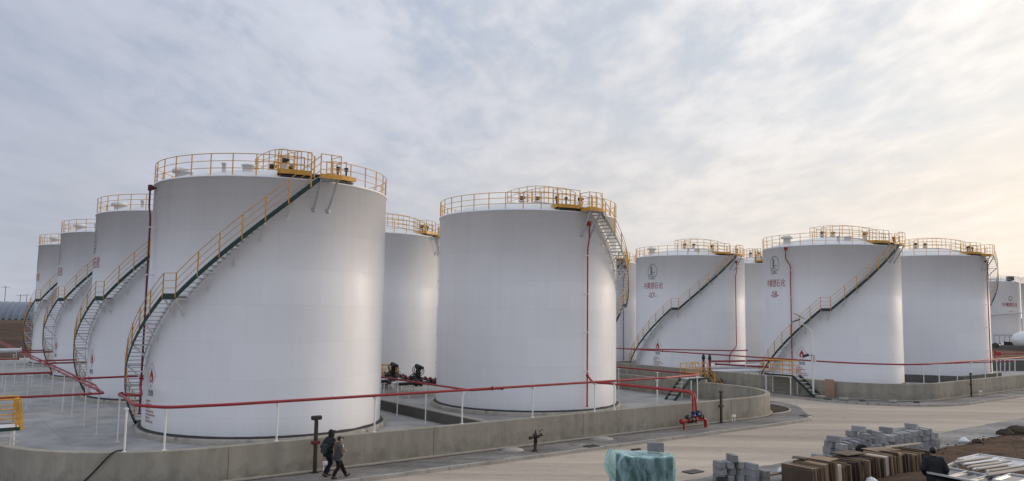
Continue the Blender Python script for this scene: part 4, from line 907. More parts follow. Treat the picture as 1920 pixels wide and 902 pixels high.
tag(MB().tube(fillet([AW(230.5, 7.05, -.28), AW(233.2, 7.04, .06), AW(236, 7.04, .42), AW(238.2, 7.04, .74), AW(240.2, 7.05, .99), AW(241, 6.95, 1.05), AW(241.9, 6.78, 1.045), AW(243.0, 6.62, 1.03)], .3, 4), .026, 8).build('black_cable', MT['dark']), 'black cable hanging over the wall top in front of the nearest tank', 'cable')
# concrete rubble beside the lamp
rng = random.Random(5)
for i, (m, b, s) in enumerate(((56.6, 34.0, .5), (56.2, 33.2, .35), (56.9, 32.3, .45), (57.6, 31.2, .3), (58.9, 29.5, .35), (60.3, 28.4, .3))):
    p = W(m, b, ZF); q = MB(); q.bevbox(p + Vector((0, 0, s * .22)), (s * 1.5, s, s * .5), rz=rng.random() * 3, e=.05); tag(q.build('concrete_lump', MT['coping' if i % 2 == 0 else 'dike']), 'rough concrete lump of rubble at the wall foot below the tank marked 08', 'rubble', 'rubble by the lamp post')
tag(MB().bevbox(W(57.72, 33.9, .42), (.05, .95, 1.44), rz=ANG - .25, e=.01).build('board', MT['rust']), 'reddish brown board leaning on the wall beside the white lamp post', 'board')

# ------------------------------------------------------------------ far left: arched store, poles; far right: next tank group
hb = thing('arched_store', 'long grey ribbed arched roof building far behind the tanks at the left edge', 'building', Vector((-215, 305, -.5)))
p0, p1 = Vector((-300, 292, 0)), Vector((-184, 311.7, 0)); t_ = (p1 - p0).normalized(); n_ = Vector((-t_.y, t_.x, 0)); q = MB(); nr = 52
pr = [(math.cos(R_(a)) * 9.5, math.sin(R_(a)) * 7.0 - .2) for a in range(0, 181, 12)]; vs = []
Lh = (p1 - p0).length; st_ = 7
for i in range(nr * st_ + 1):
    c = p0 + t_ * (Lh * i / (nr * st_)); k = 1 + .085 * abs(math.sin(math.pi * i / st_))
    vs += [c + n_ * x * k + Vector((0, 0, z * k)) for x, z in pr]
m_ = len(pr); q.add(vs, [(i * m_ + k, i * m_ + k + 1, (i + 1) * m_ + k + 1, (i + 1) * m_ + k) for i in range(nr * st_) for k in range(m_ - 1)], True); q.build('roof', MT['rib'], hb)
for c in (p0 + t_ * .3, p1 - t_ * .3): q = MB(); q.add([c + n_ * x * .98 + Vector((0, 0, z * .98 - .2)) for x, z in pr], [tuple(range(m_))]); q.build('end_wall', MT['coping'], hb)
q = MB(); q.bar(p0 - n_ * 9.6 + Vector((0, 0, .0)), p1 - n_ * 9.6 + Vector((0, 0, .0)), .4, 1.4); q.build('base_wall', MT['tarmac'], hb)
for i, (u, hh, d, lab) in enumerate(((8, 13.5, 420, 'tallest wooden utility pole with crossarm above the arched roof at the far left'), (37, 9.8, 420, 'middle wooden utility pole above the arched roof at the far left'), (49, 10.2, 430, 'utility pole above the right end of the arched roof, nearest the stair'))):
    dr = ray(u, 575); p = Vector((dr.x * d, dr.y * d, -.5)); t = thing('utility_pole', lab, 'utility pole', p, 'utility poles on the horizon')
    q = MB(); q.tube([p, p + Vector((0, 0, hh + 1.5))], [.15, .11], 8); q.build('pole', MT['wood'], t); s_ = Vector((dr.y, -dr.x, 0))
    q = MB(); q.bar(p + s_ * 1.7 + Vector((0, 0, hh + .9)), p - s_ * 1.7 + Vector((0, 0, hh + .9)), .12, .12)
    if i == 0: q.bar(p + s_ * 3.2 + Vector((0, 0, 7.0)), p - s_ * 3.2 + Vector((0, 0, 7.0)), .16, .16)
    q.build('crossarm', MT['wood'], t)
dr = ray(1853, 627); d = 203.0
T11 = thing('storage_tank', 'distant white tank at the right edge with faint red lettering and a pale roof rail', 'storage tank', Vector((dr.x * d, dr.y * d, .0)), 'white cylindrical storage tanks')
tanks['T11'] = T11; o11 = ROOT[T11.name]
q = MB(); q.lathe([(RT + .2, 0), (RT + .2, .3), (RT, .3), (RT, 1), (RT, 13.9), (RT + .06, 13.95), (RT - .1, 14)], o11, seg=72); q.build('shell', MT['shell'], T11)
q = MB(); q.lathe([(RT - .05, 13.95), (4, 14.6), (2, 14.95), (.01, 15.05)], o11, seg=48); q.build('roof', MT['roof'], T11)
q = MB(); pp = [o11 + pc(RT, a, 14) for a in range(0, 361, 12)]; railing(q, pp, 0, 1.1, r=.04); q.build('roof_railing', MT['tread'], T11)
q = MB(); aa = arcp(RT + .6, -165, -35, 6.2, 5, 7.4); q.tube([o11 + p for p in aa], .10, 6); q.build('stair_stringer', MT['tread'], T11)
q = MB(); q.bevbox(o11 + pc(RT - .4, -72, 14.6), (1.2, 1.0, .9), e=.05); q.build('roof_hatch', MT['dike'], T11)
def far_mark(vs, fs, a, z): return [o11 + p for p in wrap(vs, fs, a, z, RT + .05)[0]], fs
q = MB(); q.add(*far_mark(*glyphs('中冀德石化', .95, .1, .85), -78, 8.6)); q.add(*far_mark(*glyphs('-01-' if False else '—', .9), -78, 7.3)); q.build('company_lettering', MT['rededge'], T11, fixn=False)
q = MB(); stroke_pts = [(.45 * math.cos(R_(k * 20)), .55 * math.sin(R_(k * 20))) for k in range(19)]
for a_, b_ in zip(stroke_pts, stroke_pts[1:]): q.add([o11 + pc(RT + .05, -78 + math.degrees(x / RT), 10.3 + y) for x, y in ((a_[0], a_[1]), (b_[0], b_[1]), (b_[0] * .8, b_[1] * .8), (a_[0] * .8, a_[1] * .8))], [(0, 1, 2, 3)])
q.build('emblem', MT['ink'], T11, fixn=False)
dr2 = ray(1990, 627); T12 = thing('storage_tank', 'slice of a distant white tank cut off by the right edge of the picture', 'storage tank', Vector((dr2.x * 185, dr2.y * 185, .0)), 'white cylindrical storage tanks'); o12 = ROOT[T12.name]
q = MB(); q.lathe([(RT + .2, 0), (RT + .2, .3), (RT, .3), (RT, 12.9), (RT + .06, 12.95), (RT - .1, 13)], o12, seg=72); q.build('shell', MT['shell'], T12)
q = MB(); q.lathe([(RT - .05, 12.95), (4, 13.6), (.01, 14.05)], o12, seg=48); q.build('roof', MT['roof'], T12)
q = MB(); railing(q, [o12 + pc(RT, a, 13) for a in range(0, 361, 12)], 0, 1.1, r=.04); q.build('roof_railing', MT['tread'], T12)
def GD(u, v, d):                                        # point on a sight line at a horizontal distance
    r = ray(u, v); return Vector((r.x * d, r.y * d, CAMZ + r.z * d))
# rust stained wall with dark coping and pipe bridge behind the right bund
a_, b_ = GD(1858, 671, 150), GD(1990, 668, 150); a_.z = b_.z = 0; t = thing('boundary_wall', 'rust stained low wall with a dark coping beam behind the plain tank at the right edge', 'wall', a_)
ze, zt = GD(1890, 676, 150).z, GD(1890, 655, 150).z
q = MB(); q.bar(a_ + Vector((0, 0, (zt - .6) / 2)), b_ + Vector((0, 0, (zt - .6) / 2)), .5, zt + .6); q.build('wall_body', MT['rust'], t)
q = MB(); q.bar(a_ + Vector((0, 0, zt + .3)), b_ + Vector((0, 0, zt + .3)), .9, .7); q.build('coping_beam', MT['dike'], t)
t = thing('loading_gantry', 'dark steel gantry frame with thin posts below the distant tank at the right edge', 'gantry', GD(1885, 650, 158) * 1.0); q = MB()
for u in (1864, 1874, 1884, 1893, 1902): q.bar(GD(u, 652, 158), GD(u, 628, 158), .18, .18)
q.bar(GD(1862, 628.5, 158), GD(1912, 629.5, 158), .22, .3); q.build('frame', MT['tread'], t)
q = MB(); q.bar(GD(1882, 646, 157), GD(1907, 647, 157), 1.2, 1.0); q.bar(GD(1872, 648, 157), GD(1877, 648, 157), 1, .9); q.build('machinery', MT['black'], t)
a_, b_ = GD(1913, 638, 152), GD(1990, 638, 160); t = thing('horizontal_vessel', 'white horizontal vessel with a domed end, cut off by the right edge', 'vessel', Vector((a_.x, a_.y, 0))); q = MB(); ax = (b_ - a_); ax.z = 0; l_ = ax.length
q.lathe([(.01, -1.0), (.7, -.85), (1.25, -.35), (1.42, .4), (1.45, 1.0), (1.45, l_)], a_, seg=32, axis=ax); q.build('shell', MT['white'], t)
q = MB(); q.bar(a_ + ax * .06 + Vector((0, 0, -1.2)), a_ + ax * .06 + Vector((0, 0, -2.6)), 1.6, .5, up=ax); q.build('saddle', MT['white'], t)
t = thing('low_dike', 'dark low dike in the gap between the tank marked 08 and the plain tank', 'dike', W(80, 36, ZF)); q = MB(); q.sweep([W(77.5, 38.6), W(81.0, 33.6), W(90, 33.6)], [(0, ZF - .1), (.25, ZF - .1), (.25, .45), (0, .45)]); q.build('dike_body', MT['dike'], t)
a_, b_ = GD(1856, 690, 112), GD(1990, 690, 118); a_.z = b_.z = 0; t = thing('low_dike', 'dark low wall behind the white pipe posts at the right edge', 'dike', a_)
q = MB(); q.bar(a_ + Vector((0, 0, .35)), b_ + Vector((0, 0, .35)), .3, 1.3); q.build('dike_body', MT['dike'], t)
t = thing('pipe_rack', 'white posts carrying red and pale pipes behind the right end of the front wall', 'pipe rack', GD(1888, 690, 100)); 
for u in (1876, 1884, 1893, 1903, 1922): q = MB(); q.bar(GD(u, 672, 98), GD(u, 702, 98), .10, .10); q.build('support_post', MT['white'], t)
for v, d, mt_, r in ((671, 97, 'rust', .10), (667.5, 100, 'rust', .07), (663, 103, 'red', .05)): q = MB(); q.tube([GD(1866, v + 1, d), GD(1965, v - 1, d)], r, 10); q.build('pipe', MT[mt_], t)
t = thing('valve_cluster', 'red valve group behind the right edge of the plain tank', 'valve cluster', GD(1868, 665, 105), 'valve clusters'); q = MB(); q.bevbox(GD(1872, 664, 105), (.55, .4, .5), e=.06); q.tube([GD(1866, 656, 105), GD(1866, 674, 105)], .13, 10); q.build('valve', MT['red'], t); q = MB(); q.lathe([(.2, 0), (.45, .1), (.45, .4), (.1, .6)], GD(1867, 652, 105), seg=10); q.build('actuator', MT['black'], t)

# ------------------------------------------------------------------ building materials beside the road
rng = random.Random(21)
bm_ = []
def block_mesh(k):
    q = MB(); q.bevbox((0, 0, .132), (.235, .6, .264), e=.014); rg = random.Random(k)
    for v in q.v: v += Vector((rg.uniform(-.003, .003), rg.uniform(-.004, .004), rg.uniform(-.003, .003)))
    for _ in range(2):                                   # knocked-off corners
        c = Vector((rg.choice((-.117, .117)), rg.choice((-.3, .3)), rg.choice((0, .264))))
        for v in q.v:
            if (v - c).length < .035: v += (Vector((0, 0, .132)) - c).normalized() * rg.uniform(.012, .03)
    return q.build('aerated_block', MT['aac'])
BLKS = []; BLK = None
def block(m, b, z, label, group, rz=0.0):
    global BLK
    if len(BLKS) < 5: o = block_mesh(len(BLKS) + 3); BLKS.append(o); BLK = o
    else: o = rng.choice(BLKS).copy(); col.objects.link(o)
    o.location = W(m, b, z); o.rotation_euler = (0, 0, ANG - .48 + rz + rng.uniform(-.05, .05))
    return tag(o, label, 'block', group)
ZS = ZR + .008
g1 = 'aerated blocks in the long stack'; lb = 'light grey aerated block in the long uneven stack behind the timber row'
hts = {0: 2, 1: 3, 2: 3}
m = 32.4; i = 0; BH = .266
prof = [4, 4, 4, 3, 4, 4, 4, 5, 4, 4, 4, 5, 4, 4, 4, 4, 4, 4, 4, 4, 4, 4, 4, 4, 4, 4, 4, 4, 4, 3, 3]
while i < len(prof):
    for row, b in enumerate((18.62, 19.26)):
        h = max(1, prof[i] - (1 if row == 0 and i % 4 == 1 else 0))
        for k in range(h):
            if row == 1 and k < h - 2 and i > 2: continue   # buried ones nobody sees
            block(m + row * .2 + rng.uniform(-.02, .02), b + rng.uniform(-.07, .07), ZS + k * BH, lb, g1, rng.uniform(-.06, .06))
    m += .268 + (.06 if i % 5 == 3 else rng.uniform(.0, .03)); i += 1
lbl = 'one of the lowest grey blocks at the near end of the long stack'; gl_ = 'lowest blocks at the near end of the long stack'
for k in range(2): block(31.9, 19.35, ZS + k * BH, lbl, gl_, .55 - .1 * k); block(32.0, 18.75, ZS + k * BH, lbl, gl_, .05)
block(32.5, 18.95, ZS + BH * 4 + .004, 'grey block lying askew on top of the near end of the long stack', None, .6)
block(34.6, 18.95, ZS + BH * 5 + .004, 'grey block turned slightly, standing highest before the middle of the long stack', None, .55)
block(37.2, 19.0, ZS + BH * 4, 'grey block lying highest in the far half of the long stack', None, .5)
block(39.6, 18.95, ZS + BH * 4, 'dark sided grey block lying on top near the far end of the long stack', None, .5)
g2 = 'aerated blocks in the small stack'; lb2 = 'grey aerated block in the small stack left of the timber sheets'
for c, (mm, bb) in enumerate(((25.75, 19.95), (26.05, 19.75), (26.38, 19.5), (26.7, 19.25))):
    for k in range((3, 3, 3, 2)[c]): block(mm + (.06 if k == 1 else 0), bb, ZS + k * BH, lb2, g2, .25 if k % 2 else .05)
for c, (mm, bb) in enumerate(((26.5, 18.95), (26.85, 18.7))):
    for k in range(3 - c): block(mm, bb, ZS + k * BH, lb2, g2, .3)
block(26.15, 19.6, ZS + BH * 3, 'single grey block lying on top of the small stack', None, .05)
# form-ply sheets standing on edge like books
def sheet_mesh(name, th, dep, h, mat):
    q = MB(); q.bevbox((0, 0, h / 2), (th, dep, h), e=.003); return q.build(name, MT[mat])
PRO = {}
def ply(m, b, z, th, dep, h, lean, mat, label, group, rz=0):
    key = (round(th, 3), round(dep, 2), round(h, 2), mat)
    if key not in PRO: o = PRO[key] = sheet_mesh('plywood_sheet', *key)
    else: o = PRO[key].copy(); col.objects.link(o)
    o.location = W(m, b, z); o.rotation_euler = Matrix.Rotation(ANG + rz, 3, 'Z').to_euler(); o.rotation_euler = (Matrix.Rotation(ANG + rz, 3, 'Z') @ Matrix.Rotation(-lean, 3, 'Y')).to_euler()
    return tag(o, label, 'sheet', group)
m = 26.3; k = 0; rng = random.Random(9)
pale = {9: ('plyt', 'weathered tan sheet with a splintered edge near the left end of the timber row'), 16: ('plyw', 'wide cream sheet standing in the left half of the timber row'), 43: ('plyw', 'cream sheet edge standing in the right half of the timber row'), 51: ('plyt', 'tan spotted sheet edge between dark sheets, right part of the timber row')}
while m < 36.2:
    zg = spoil(m, 16.6) + .01; h = .94 - .032 * max(0, m - 28) + rng.uniform(-.07, .05); h = round(h / .06) * .06; h = round(h, 2)
    if k in pale:
        mt_, lab = pale[k]; ply(m + .14, 16.85, zg, .26, 1.2, h + .02, .07, mt_, lab, None); m += .34
    else:
        th = rng.choice((.045, .06, .06, .09)); mt_ = 'ply' if rng.random() < .72 else 'plyt'
        half_ = 'left' if m < 31 else 'right'
        ply(m, 16.85 + rng.uniform(-.09, .07), zg, th, rng.choice((1.15, 1.2, 1.25)), h, rng.uniform(.02, .15), mt_, ('dark brown' if mt_ == 'ply' else 'weathered tan') + ' ply sheet standing on edge in the %s half of the timber row' % half_, ('dark' if mt_ == 'ply' else 'tan') + ' ply sheets in the %s half of the row' % half_)
        m += th + rng.uniform(.02, .075)
    k += 1
    if k in (24, 40): m += .25
for i, (m, b, a, l, wd, mt_, lab) in enumerate(((28.4, 17.1, .2, 1.5, .8, 'plyt', 'pale tan sheet lying flat across the tops near the left end of the timber row'), (30.6, 17.2, .05, 1.7, .7, 'ply', 'brown sheet lying flat over the middle of the timber row'), (33.2, 17.2, -.06, 1.9, .7, 'plyt', 'tan board lying flat over the right part of the timber row'), (27.2, 17.3, .5, .6, .5, 'ply', 'short dark offcut lying on the left end of the timber row'))):
    zt = spoil(m, 16.6) + 1.0 - .032 * max(0, m - 28) + .03; q = MB(); q.bevbox((0, 0, 0), (l, wd, .03), e=.005); o = q.build('plywood_sheet', MT[mt_]); o.location = W(m, b, zt); o.rotation_euler = (.03, .05, ANG + a); tag(o, lab, 'sheet')
q = MB(); q.bar(W(33.2, 17.0, .62), W(36.3, 17.0, .50), .08, .06); tag(q.build('timber_batten', MT['plyw']), 'long pale batten lying along the right end of the timber row', 'batten')
q = MB(); q.bar(W(26.9, 18.7, ZR + .3), W(28.6, 18.5, ZR + .34), .22, .05); tag(q.build('timber_board', MT['plyt']), 'grey board lying low between the small block stack and the timber row', 'board')
for (m, b, s, lab) in ((29.9, 15.9, .2, 'crumpled pale bag on the soil in front of the timber row'), (44.6, 18.6, .22, 'small white scrap on the edge of the paved strip at the right'), (27.9, 18.5, .16, 'small white scrap on the grey board left of the timber row')):
    q = MB(); zb = max(spoil(m, b), ZR) if b < 18.4 else (ZR + .02 if m > 30 else -.08); vs = []
    q.lathe([(s * 1.1, 0), (s * 1.2, s * .4), (s * .7, s * .9), (s * .25, s * 1.15), (.001, s * 1.1)], W(m, b, zb), seg=9, smooth=False)
    for v in q.v: v += Vector((rng.uniform(-.03, .03), rng.uniform(-.03, .03), rng.uniform(-.02, .02)))
    tag(q.build('plastic_scrap', MT['white_bag']), lab, 'scrap')
q = MB(); q.lathe([(.16, 0), (.20, .05), (.21, .3), (.19, .3), (.17, .05)], W(25.2, 19.4, ZR), seg=20); tag(q.build('bucket', MT['dark']), 'black bucket standing right of the wrapped pallet at the bottom edge', 'bucket')
t = thing('hollow_pipe_end', 'short dark pipe lying between blocks at the near end of the long stack', 'pipe', W(34.3, 18.75, ZS)); q = MB(); q.tube([W(33.35, 18.1, .36), W(33.6, 18.4, .36)], .2, 16); q.build('pipe', MT['dark'], t)
for i, (m, b, s) in enumerate(((49.5, 18.4, .6), (50.6, 18.2, .8), (52.0, 18.3, .5), (54.2, 18.5, .7), (45.0, 18.1, .4))):
    q = MB(); q.lathe([(s * .8, -.1), (s * .75, s * .25), (s * .45, s * .5), (.001, s * .55)], W(m, b, ZR), seg=9, smooth=False)
    for v in q.v: v += Vector((rng.uniform(-.1, .1), rng.uniform(-.1, .1), rng.uniform(-.06, .06))) * s
    tag(q.build('soil_lump', MT['soil']), 'dark lump of earth at the edge of the paved strip, far right', 'soil lump', 'earth lumps along the strip edge')

# pallet of paving bricks under a torn sheet of clear blue green film
pz = W(21.30, 19.85, ZR)
pl = thing('brick_pallet', 'stacked pallet of green grey paving bricks under torn translucent film by the road', 'pallet', pz)
rz = ANG - .34; mx_ = Matrix.Rotation(rz, 3, 'Z')
def PL(x, y, z): return pz + mx_ @ Vector((x, y, z))
q = MB()
for x in (-.75, 0, .75): q.box(PL(x, 0, .06), (.10, 1.3, .12), rz=rz)
q.box(PL(0, 0, .135), (1.75, 1.3, .03), rz=rz); q.build('pallet_base', MT['plyt'], pl)
q = MB(); rng = random.Random(4)
for k in range(17):
    n = 8
    for i in range(n):
        q.bevbox(PL(-.84 + .21 * (i + .5), -.58 + rng.uniform(-.012, .012), .19 + k * .078), (.195, .2, .068), rz=rz, e=.008)
        if i in (0, n - 1):
            for j in range(1, 6): q.bevbox(PL((-.84 + .1 if i == 0 else .84 - .1) + rng.uniform(-.01, .01), -.58 + .21 * j, .19 + k * .078), (.2, .195, .068), rz=rz, e=.008)
    if k == 16: q.box(PL(0, .02, .19 + k * .078), (1.4, 1.0, .066), rz=rz)
b_ = q.build('brick_stack', MT['pave_green'], pl); tag(b_, kind='stuff')
fm = bpy.data.materials.new('blue_green_clear_film'); fm.use_nodes = True; n = fm.node_tree.nodes; l = fm.node_tree.links; n.clear()
gl = n.new('ShaderNodeBsdfPrincipled'); gl.inputs['Base Color'].default_value = (.48, .72, .74, 1); gl.inputs['Roughness'].default_value = .25
tr = n.new('ShaderNodeBsdfTransparent'); tr.inputs[0].default_value = (.78, .93, .91, 1); mxs = n.new('ShaderNodeMixShader'); lw = n.new('ShaderNodeLayerWeight'); lw.inputs[0].default_value = .4
tcf = n.new('ShaderNodeTexCoord'); mpf = n.new('ShaderNodeMapping'); mpf.inputs['Scale'].default_value = (1, 1, .35); l.new(tcf.outputs['Object'], mpf.inputs[0])
nzf = n.new('ShaderNodeTexNoise'); nzf.inputs['Scale'].default_value = 2.6; nzf.inputs['Detail'].default_value = 4; nzf.inputs['Distortion'].default_value = .5; l.new(mpf.outputs[0], nzf.inputs['Vector'])
mrf = n.new('ShaderNodeMapRange'); mrf.inputs['From Min'].default_value = .38; mrf.inputs['From Max'].default_value = .70; mrf.inputs['To Min'].default_value = .05; mrf.inputs['To Max'].default_value = .55; l.new(nzf.outputs['Fac'], mrf.inputs['Value'])
mb2 = n.new('ShaderNodeMath'); mb2.operation = 'MULTIPLY'; mb2.inputs[1].default_value = .5; l.new(lw.outputs['Facing'], mb2.inputs[0])
ma = n.new('ShaderNodeMath'); ma.operation = 'ADD'; ma.use_clamp = True; l.new(mrf.outputs[0], ma.inputs[0]); l.new(mb2.outputs[0], ma.inputs[1])
bn = n.new('ShaderNodeBump'); bn.inputs['Strength'].default_value = .6; bn.inputs['Distance'].default_value = .09; l.new(nzf.outputs['Fac'], bn.inputs['Height']); l.new(bn.outputs[0], gl.inputs['Normal'])
l.new(ma.outputs[0], mxs.inputs[0]); l.new(tr.outputs[0], mxs.inputs[1]); l.new(gl.outputs[0], mxs.inputs[2]); om = n.new('ShaderNodeOutputMaterial'); l.new(mxs.outputs[0], om.inputs[0]); MT['filmg'] = fm
def fold(u, v, s=1.0): return mnoise.fractal(Vector((u * s, v * s, 3.3)), .9, 2.1, 4)
q = MB(); nu, nv = 110, 36; vs = []
Hs = 1.52
for i in range(nu):
    a = 2 * math.pi * i / nu; ca, sa = math.cos(a), math.sin(a)
    k = 1 / max(abs(ca) / .93, abs(sa) / .72); k = min(k, 1.08)
    ex, ey = ca * k, sa * k; bulge = math.exp(-((a - math.pi) / .75) ** 2)      # the loose end billows out on the left
    for j in range(nv):
        f = j / (nv - 1)
        if f < .30:
            g_ = f / .30; x, y, z = ex * g_, ey * g_, Hs + .02 + .03 * fold(ex * g_ * 2, ey * g_ * 2) - .03 * g_ + bulge * .16 * g_ ** 3
        else:
            g_ = (f - .30) / .70; cre = abs(math.sin(a * 6.5 + 1.4 * fold(g_ * 1.5, a))) ; fl = 1 + .02 + .13 * g_ * cre + .13 * fold(a * 2.2, g_ * 1.2, 1.6) * (.2 + g_) + bulge * (.34 * math.sin(math.pi * min(1, g_ * 1.3 + .15)) + .9 * max(0, g_ - .72) * 3 + .10 * cre)
            x, y, z = ex * fl, ey * fl, Hs * (1 - g_) + .03 + bulge * .16 * (1 - g_) + .05 * fold(a * 3, g_ * 2)
            if g_ > .97: z = max(z, .03)
        vs.append(PL(x, y, max(.03, z)))
fs = []
for i in range(nu):
    for j in range(nv - 1):
        i2 = (i + 1) % nu; a = 2 * math.pi * (i + .5) / nu; f = (j + .5) / nv
        fs.append((i * nv + j, i2 * nv + j, i2 * nv + j + 1, i * nv + j + 1))
q.add(vs, fs, True); q.build('film_wrap', MT['filmg'], pl)
o = BLK.copy(); col.objects.link(o); o.location = PL(.55, .12, Hs + .05); o.scale = (1.0, 1.0, 1.25); o.rotation_euler = (0, 0, rz + 1.15); tag(o, 'pale grey block standing on top of the wrapped brick pallet', 'block')
q = MB(); q.box(PL(-.15, .3, Hs + .12), (.4, .09, .06), rz=rz + .2); tag(q.build('wood_offcut', MT['ply']), 'short dark offcut lying on top of the wrapped brick pallet', 'offcut')

# ------------------------------------------------------------------ glazed frames and profiles on a rack, bottom right
def frame(label, c4, bars, th=.05, wd=.07, pane='glass', film=False):
    c4 = [Vector(c) for c in c4]; t = thing('window_frame', label, 'window frame', sum(c4, Vector()) / 4); q = MB()
    for i in range(4): q.bar(c4[i], c4[(i + 1) % 4], wd, th)
    for k in range(1, bars + 1):
        f = k / (bars + 1); q.bar(c4[0] + (c4[1] - c4[0]) * f, c4[3] + (c4[2] - c4[3]) * f, wd * .8, th * .9)
    q.build('frame', MT['alu'], t); q = MB(); dz = Vector((0, 0, -.012)); q.add([c + dz for c in c4] + [c + dz * 2 for c in c4], [(0, 1, 2, 3), (7, 6, 5, 4)]); q.build('pane', MT[pane], t); return t
z1 = 1.62
A0 = G(1740, 886, z1); A1 = G(1905, 918, z1); Aw = G(1776, 877, z1) - A0
frame('long aluminium window frame with dark glass lying flat at the bottom right, nearest of the three', [A0, A1, A1 + Aw, A0 + Aw], 3)
z2 = z1 + .02
B0 = G(1796, 861, z2); B1 = G(1955, 884, z2); Bw = G(1836, 852, z2) - B0
frame('farther aluminium frame covered with crumpled film, lying flat behind the white profiles', [B0, B1, B1 + Bw, B0 + Bw], 2, pane='film')
C0 = G(1863, 900, z1 + .06); C1 = G(1990, 918, z1 + .06); Cw = G(1895, 889, z1 + .06) - C0
frame('aluminium frame with dark glass at the bottom right corner', [C0, C1, C1 + Cw, C0 + Cw], 2)
rk = thing('trestle_rack', 'steel trestle rack carrying the window frames and white profiles at the bottom right', 'rack', (A0 + B1) / 2 - Vector((0, 0, 1.3))); q = MB()
for e, f in ((A0, B0), (A0 + (A1 - A0) * .5, B0 + (B1 - B0) * .5), (A1, B1)):
    e2 = e + (f - e) * .02; f2 = e + (f - e) * 1.1; q.bar(e2 - Vector((0, 0, .08)), f2 - Vector((0, 0, .08)), .07, .09)
    for p in (e + (f - e) * .08, e + (f - e) * .98): mm, bb = tomb(p); q.bar(Vector((p.x, p.y, min(spoil(mm, bb), .55) - .05)), p - Vector((0, 0, .12)), .07, .07)
q.build('trestle', MT['tread'], rk)
rng = random.Random(2)
dirp = (G(1868, 866, z1) - G(1790, 876, z1)).normalized(); side = (G(1862, 896, z1) - G(1792, 872, z1))
for i in range(16):
    f = i / 15; a = G(1790, 872, z1) + side * (f * .95) + dirp * rng.uniform(-.15, .3); l_ = rng.uniform(1.4, 2.0) ; zz_ = .06 + .05 * (i % 3 == 1)
    q = MB(); q.tube([a + Vector((0, 0, zz_)), a + dirp * l_ + Vector((0, 0, zz_ + rng.uniform(-.02, .03)))], .035, 8); tag(q.build('white_profile', MT['plyw' if i % 4 else 'white']), 'pale plastic profile in the loose bundle lying between the window frames', 'profile', 'pale profiles between the window frames')
pb = G(1772, 903, 1.35); q = MB(); q.lathe([(.45, -.55), (.50, -.1), (.44, .12), (.25, .24), (.001, .28)], pb, seg=18); tag(q.build('black_bundle', MT['dark']), 'rounded black bundle under the nearest window frame at the bottom edge', 'bundle')

# ------------------------------------------------------------------ people
def remesh(mb, vox, smooth=2):
    me = bpy.data.meshes.new('tmp'); me.from_pydata([tuple(v) for v in mb.v], [], mb.f); o = bpy.data.objects.new('tmp', me); col.objects.link(o)
    import bmesh
    bm = bmesh.new(); bm.from_mesh(me); bmesh.ops.remove_doubles(bm, verts=bm.verts, dist=1e-5); bmesh.ops.recalc_face_normals(bm, faces=bm.faces); bm.to_mesh(me); bm.free()
    r = o.modifiers.new('r', 'REMESH'); r.mode = 'VOXEL'; r.voxel_size = vox
    if smooth: s_ = o.modifiers.new('s', 'SMOOTH'); s_.iterations = smooth; s_.factor = .5
    bpy.context.view_layer.update(); me2 = bpy.data.meshes.new_from_object(o.evaluated_get(bpy.context.evaluated_depsgraph_get()))
    out = MB(); out.add([v.co.copy() for v in me2.vertices], [tuple(p.vertices) for p in me2.polygons], True)
    bpy.data.objects.remove(o); bpy.data.meshes.remove(me); bpy.data.meshes.remove(me2); return out
def ell(mb, secs, seg=18):
    """stacked elliptical sections: (x, y, z, rx, ry)"""
    vs = [Vector((x + rx_ * math.cos(2 * math.pi * k / seg), y + ry_ * math.sin(2 * math.pi * k / seg), z)) for x, y, z, rx_, ry_ in secs for k in range(seg)]
    fs = [(i * seg + k, i * seg + (k + 1) % seg, (i + 1) * seg + (k + 1) % seg, (i + 1) * seg + k) for i in range(len(secs) - 1) for k in range(seg)]
    fs += [tuple(reversed(range(seg))), tuple(range((len(secs) - 1) * seg, len(secs) * seg))]; return mb.add(vs, fs)
def limb(mb, pts, rs): return mb.tube(pts, list(rs), 12)
def hand(mb, w_, d, side, curl=.5):
    """w_: wrist; d: direction of the fingers; side: direction the thumb leaves"""
    w_ = Vector(w_); d = Vector(d).normalized(); s_ = (Vector(side) - d * Vector(side).dot(d)).normalized(); p_ = d.cross(s_).normalized()
    mb.tube([w_, w_ + d * .05, w_ + d * .09], [.027, .036, .033], 10)
    for i, l_ in enumerate((.070, .078, .072, .056)):
        b = w_ + d * .085 + s_ * (.030 - .02 * i); e = b + d * l_ * .5 + p_ * l_ * .2 * curl; mb.tube([b - d * .02, b, e, e + d * l_ * .3 + p_ * l_ * .5 * curl], [.010, .0098, .009, .0075], 8)
    b = w_ + d * .03 + s_ * .03; mb.tube([b - s_ * .01, b + s_ * .025 + d * .025, b + s_ * .032 + d * .055 + p_ * .012], [.012, .0115, .009], 8)
def head(mb, c, k=1.0):
    c = Vector(c); ell(mb, [(c.x + x * k, c.y, c.z + z * k, a * k, b * k) for x, z, a, b in ((.0, -.13, .03, .03), (.012, -.118, .055, .045), (.012, -.09, .078, .058), (.008, -.05, .09, .068), (.0, 0, .098, .076), (-.006, .04, .1, .079), (-.01, .08, .088, .07), (-.012, .105, .06, .05), (-.012, .118, .02, .018))])
    mb.tube([c + Vector((.088, 0, .005)) * k, c + Vector((.112, 0, -.028)) * k, c + Vector((.092, 0, -.042)) * k], [.011 * k, .016 * k, .012 * k], 8)   # nose
    for y in (-1, 1): mb.tube([c + Vector((-.01, y * .072, .018)) * k, c + Vector((-.012, y * .088, .0)) * k, c + Vector((-.004, y * .076, -.032)) * k], [.012 * k, .018 * k, .010 * k], 8)   # ears
    mb.tube([c + Vector((.084, -.022, -.072)) * k, c + Vector((.094, 0, -.07)) * k, c + Vector((.084, .022, -.072)) * k], [.008 * k, .011 * k, .008 * k], 8)   # mouth
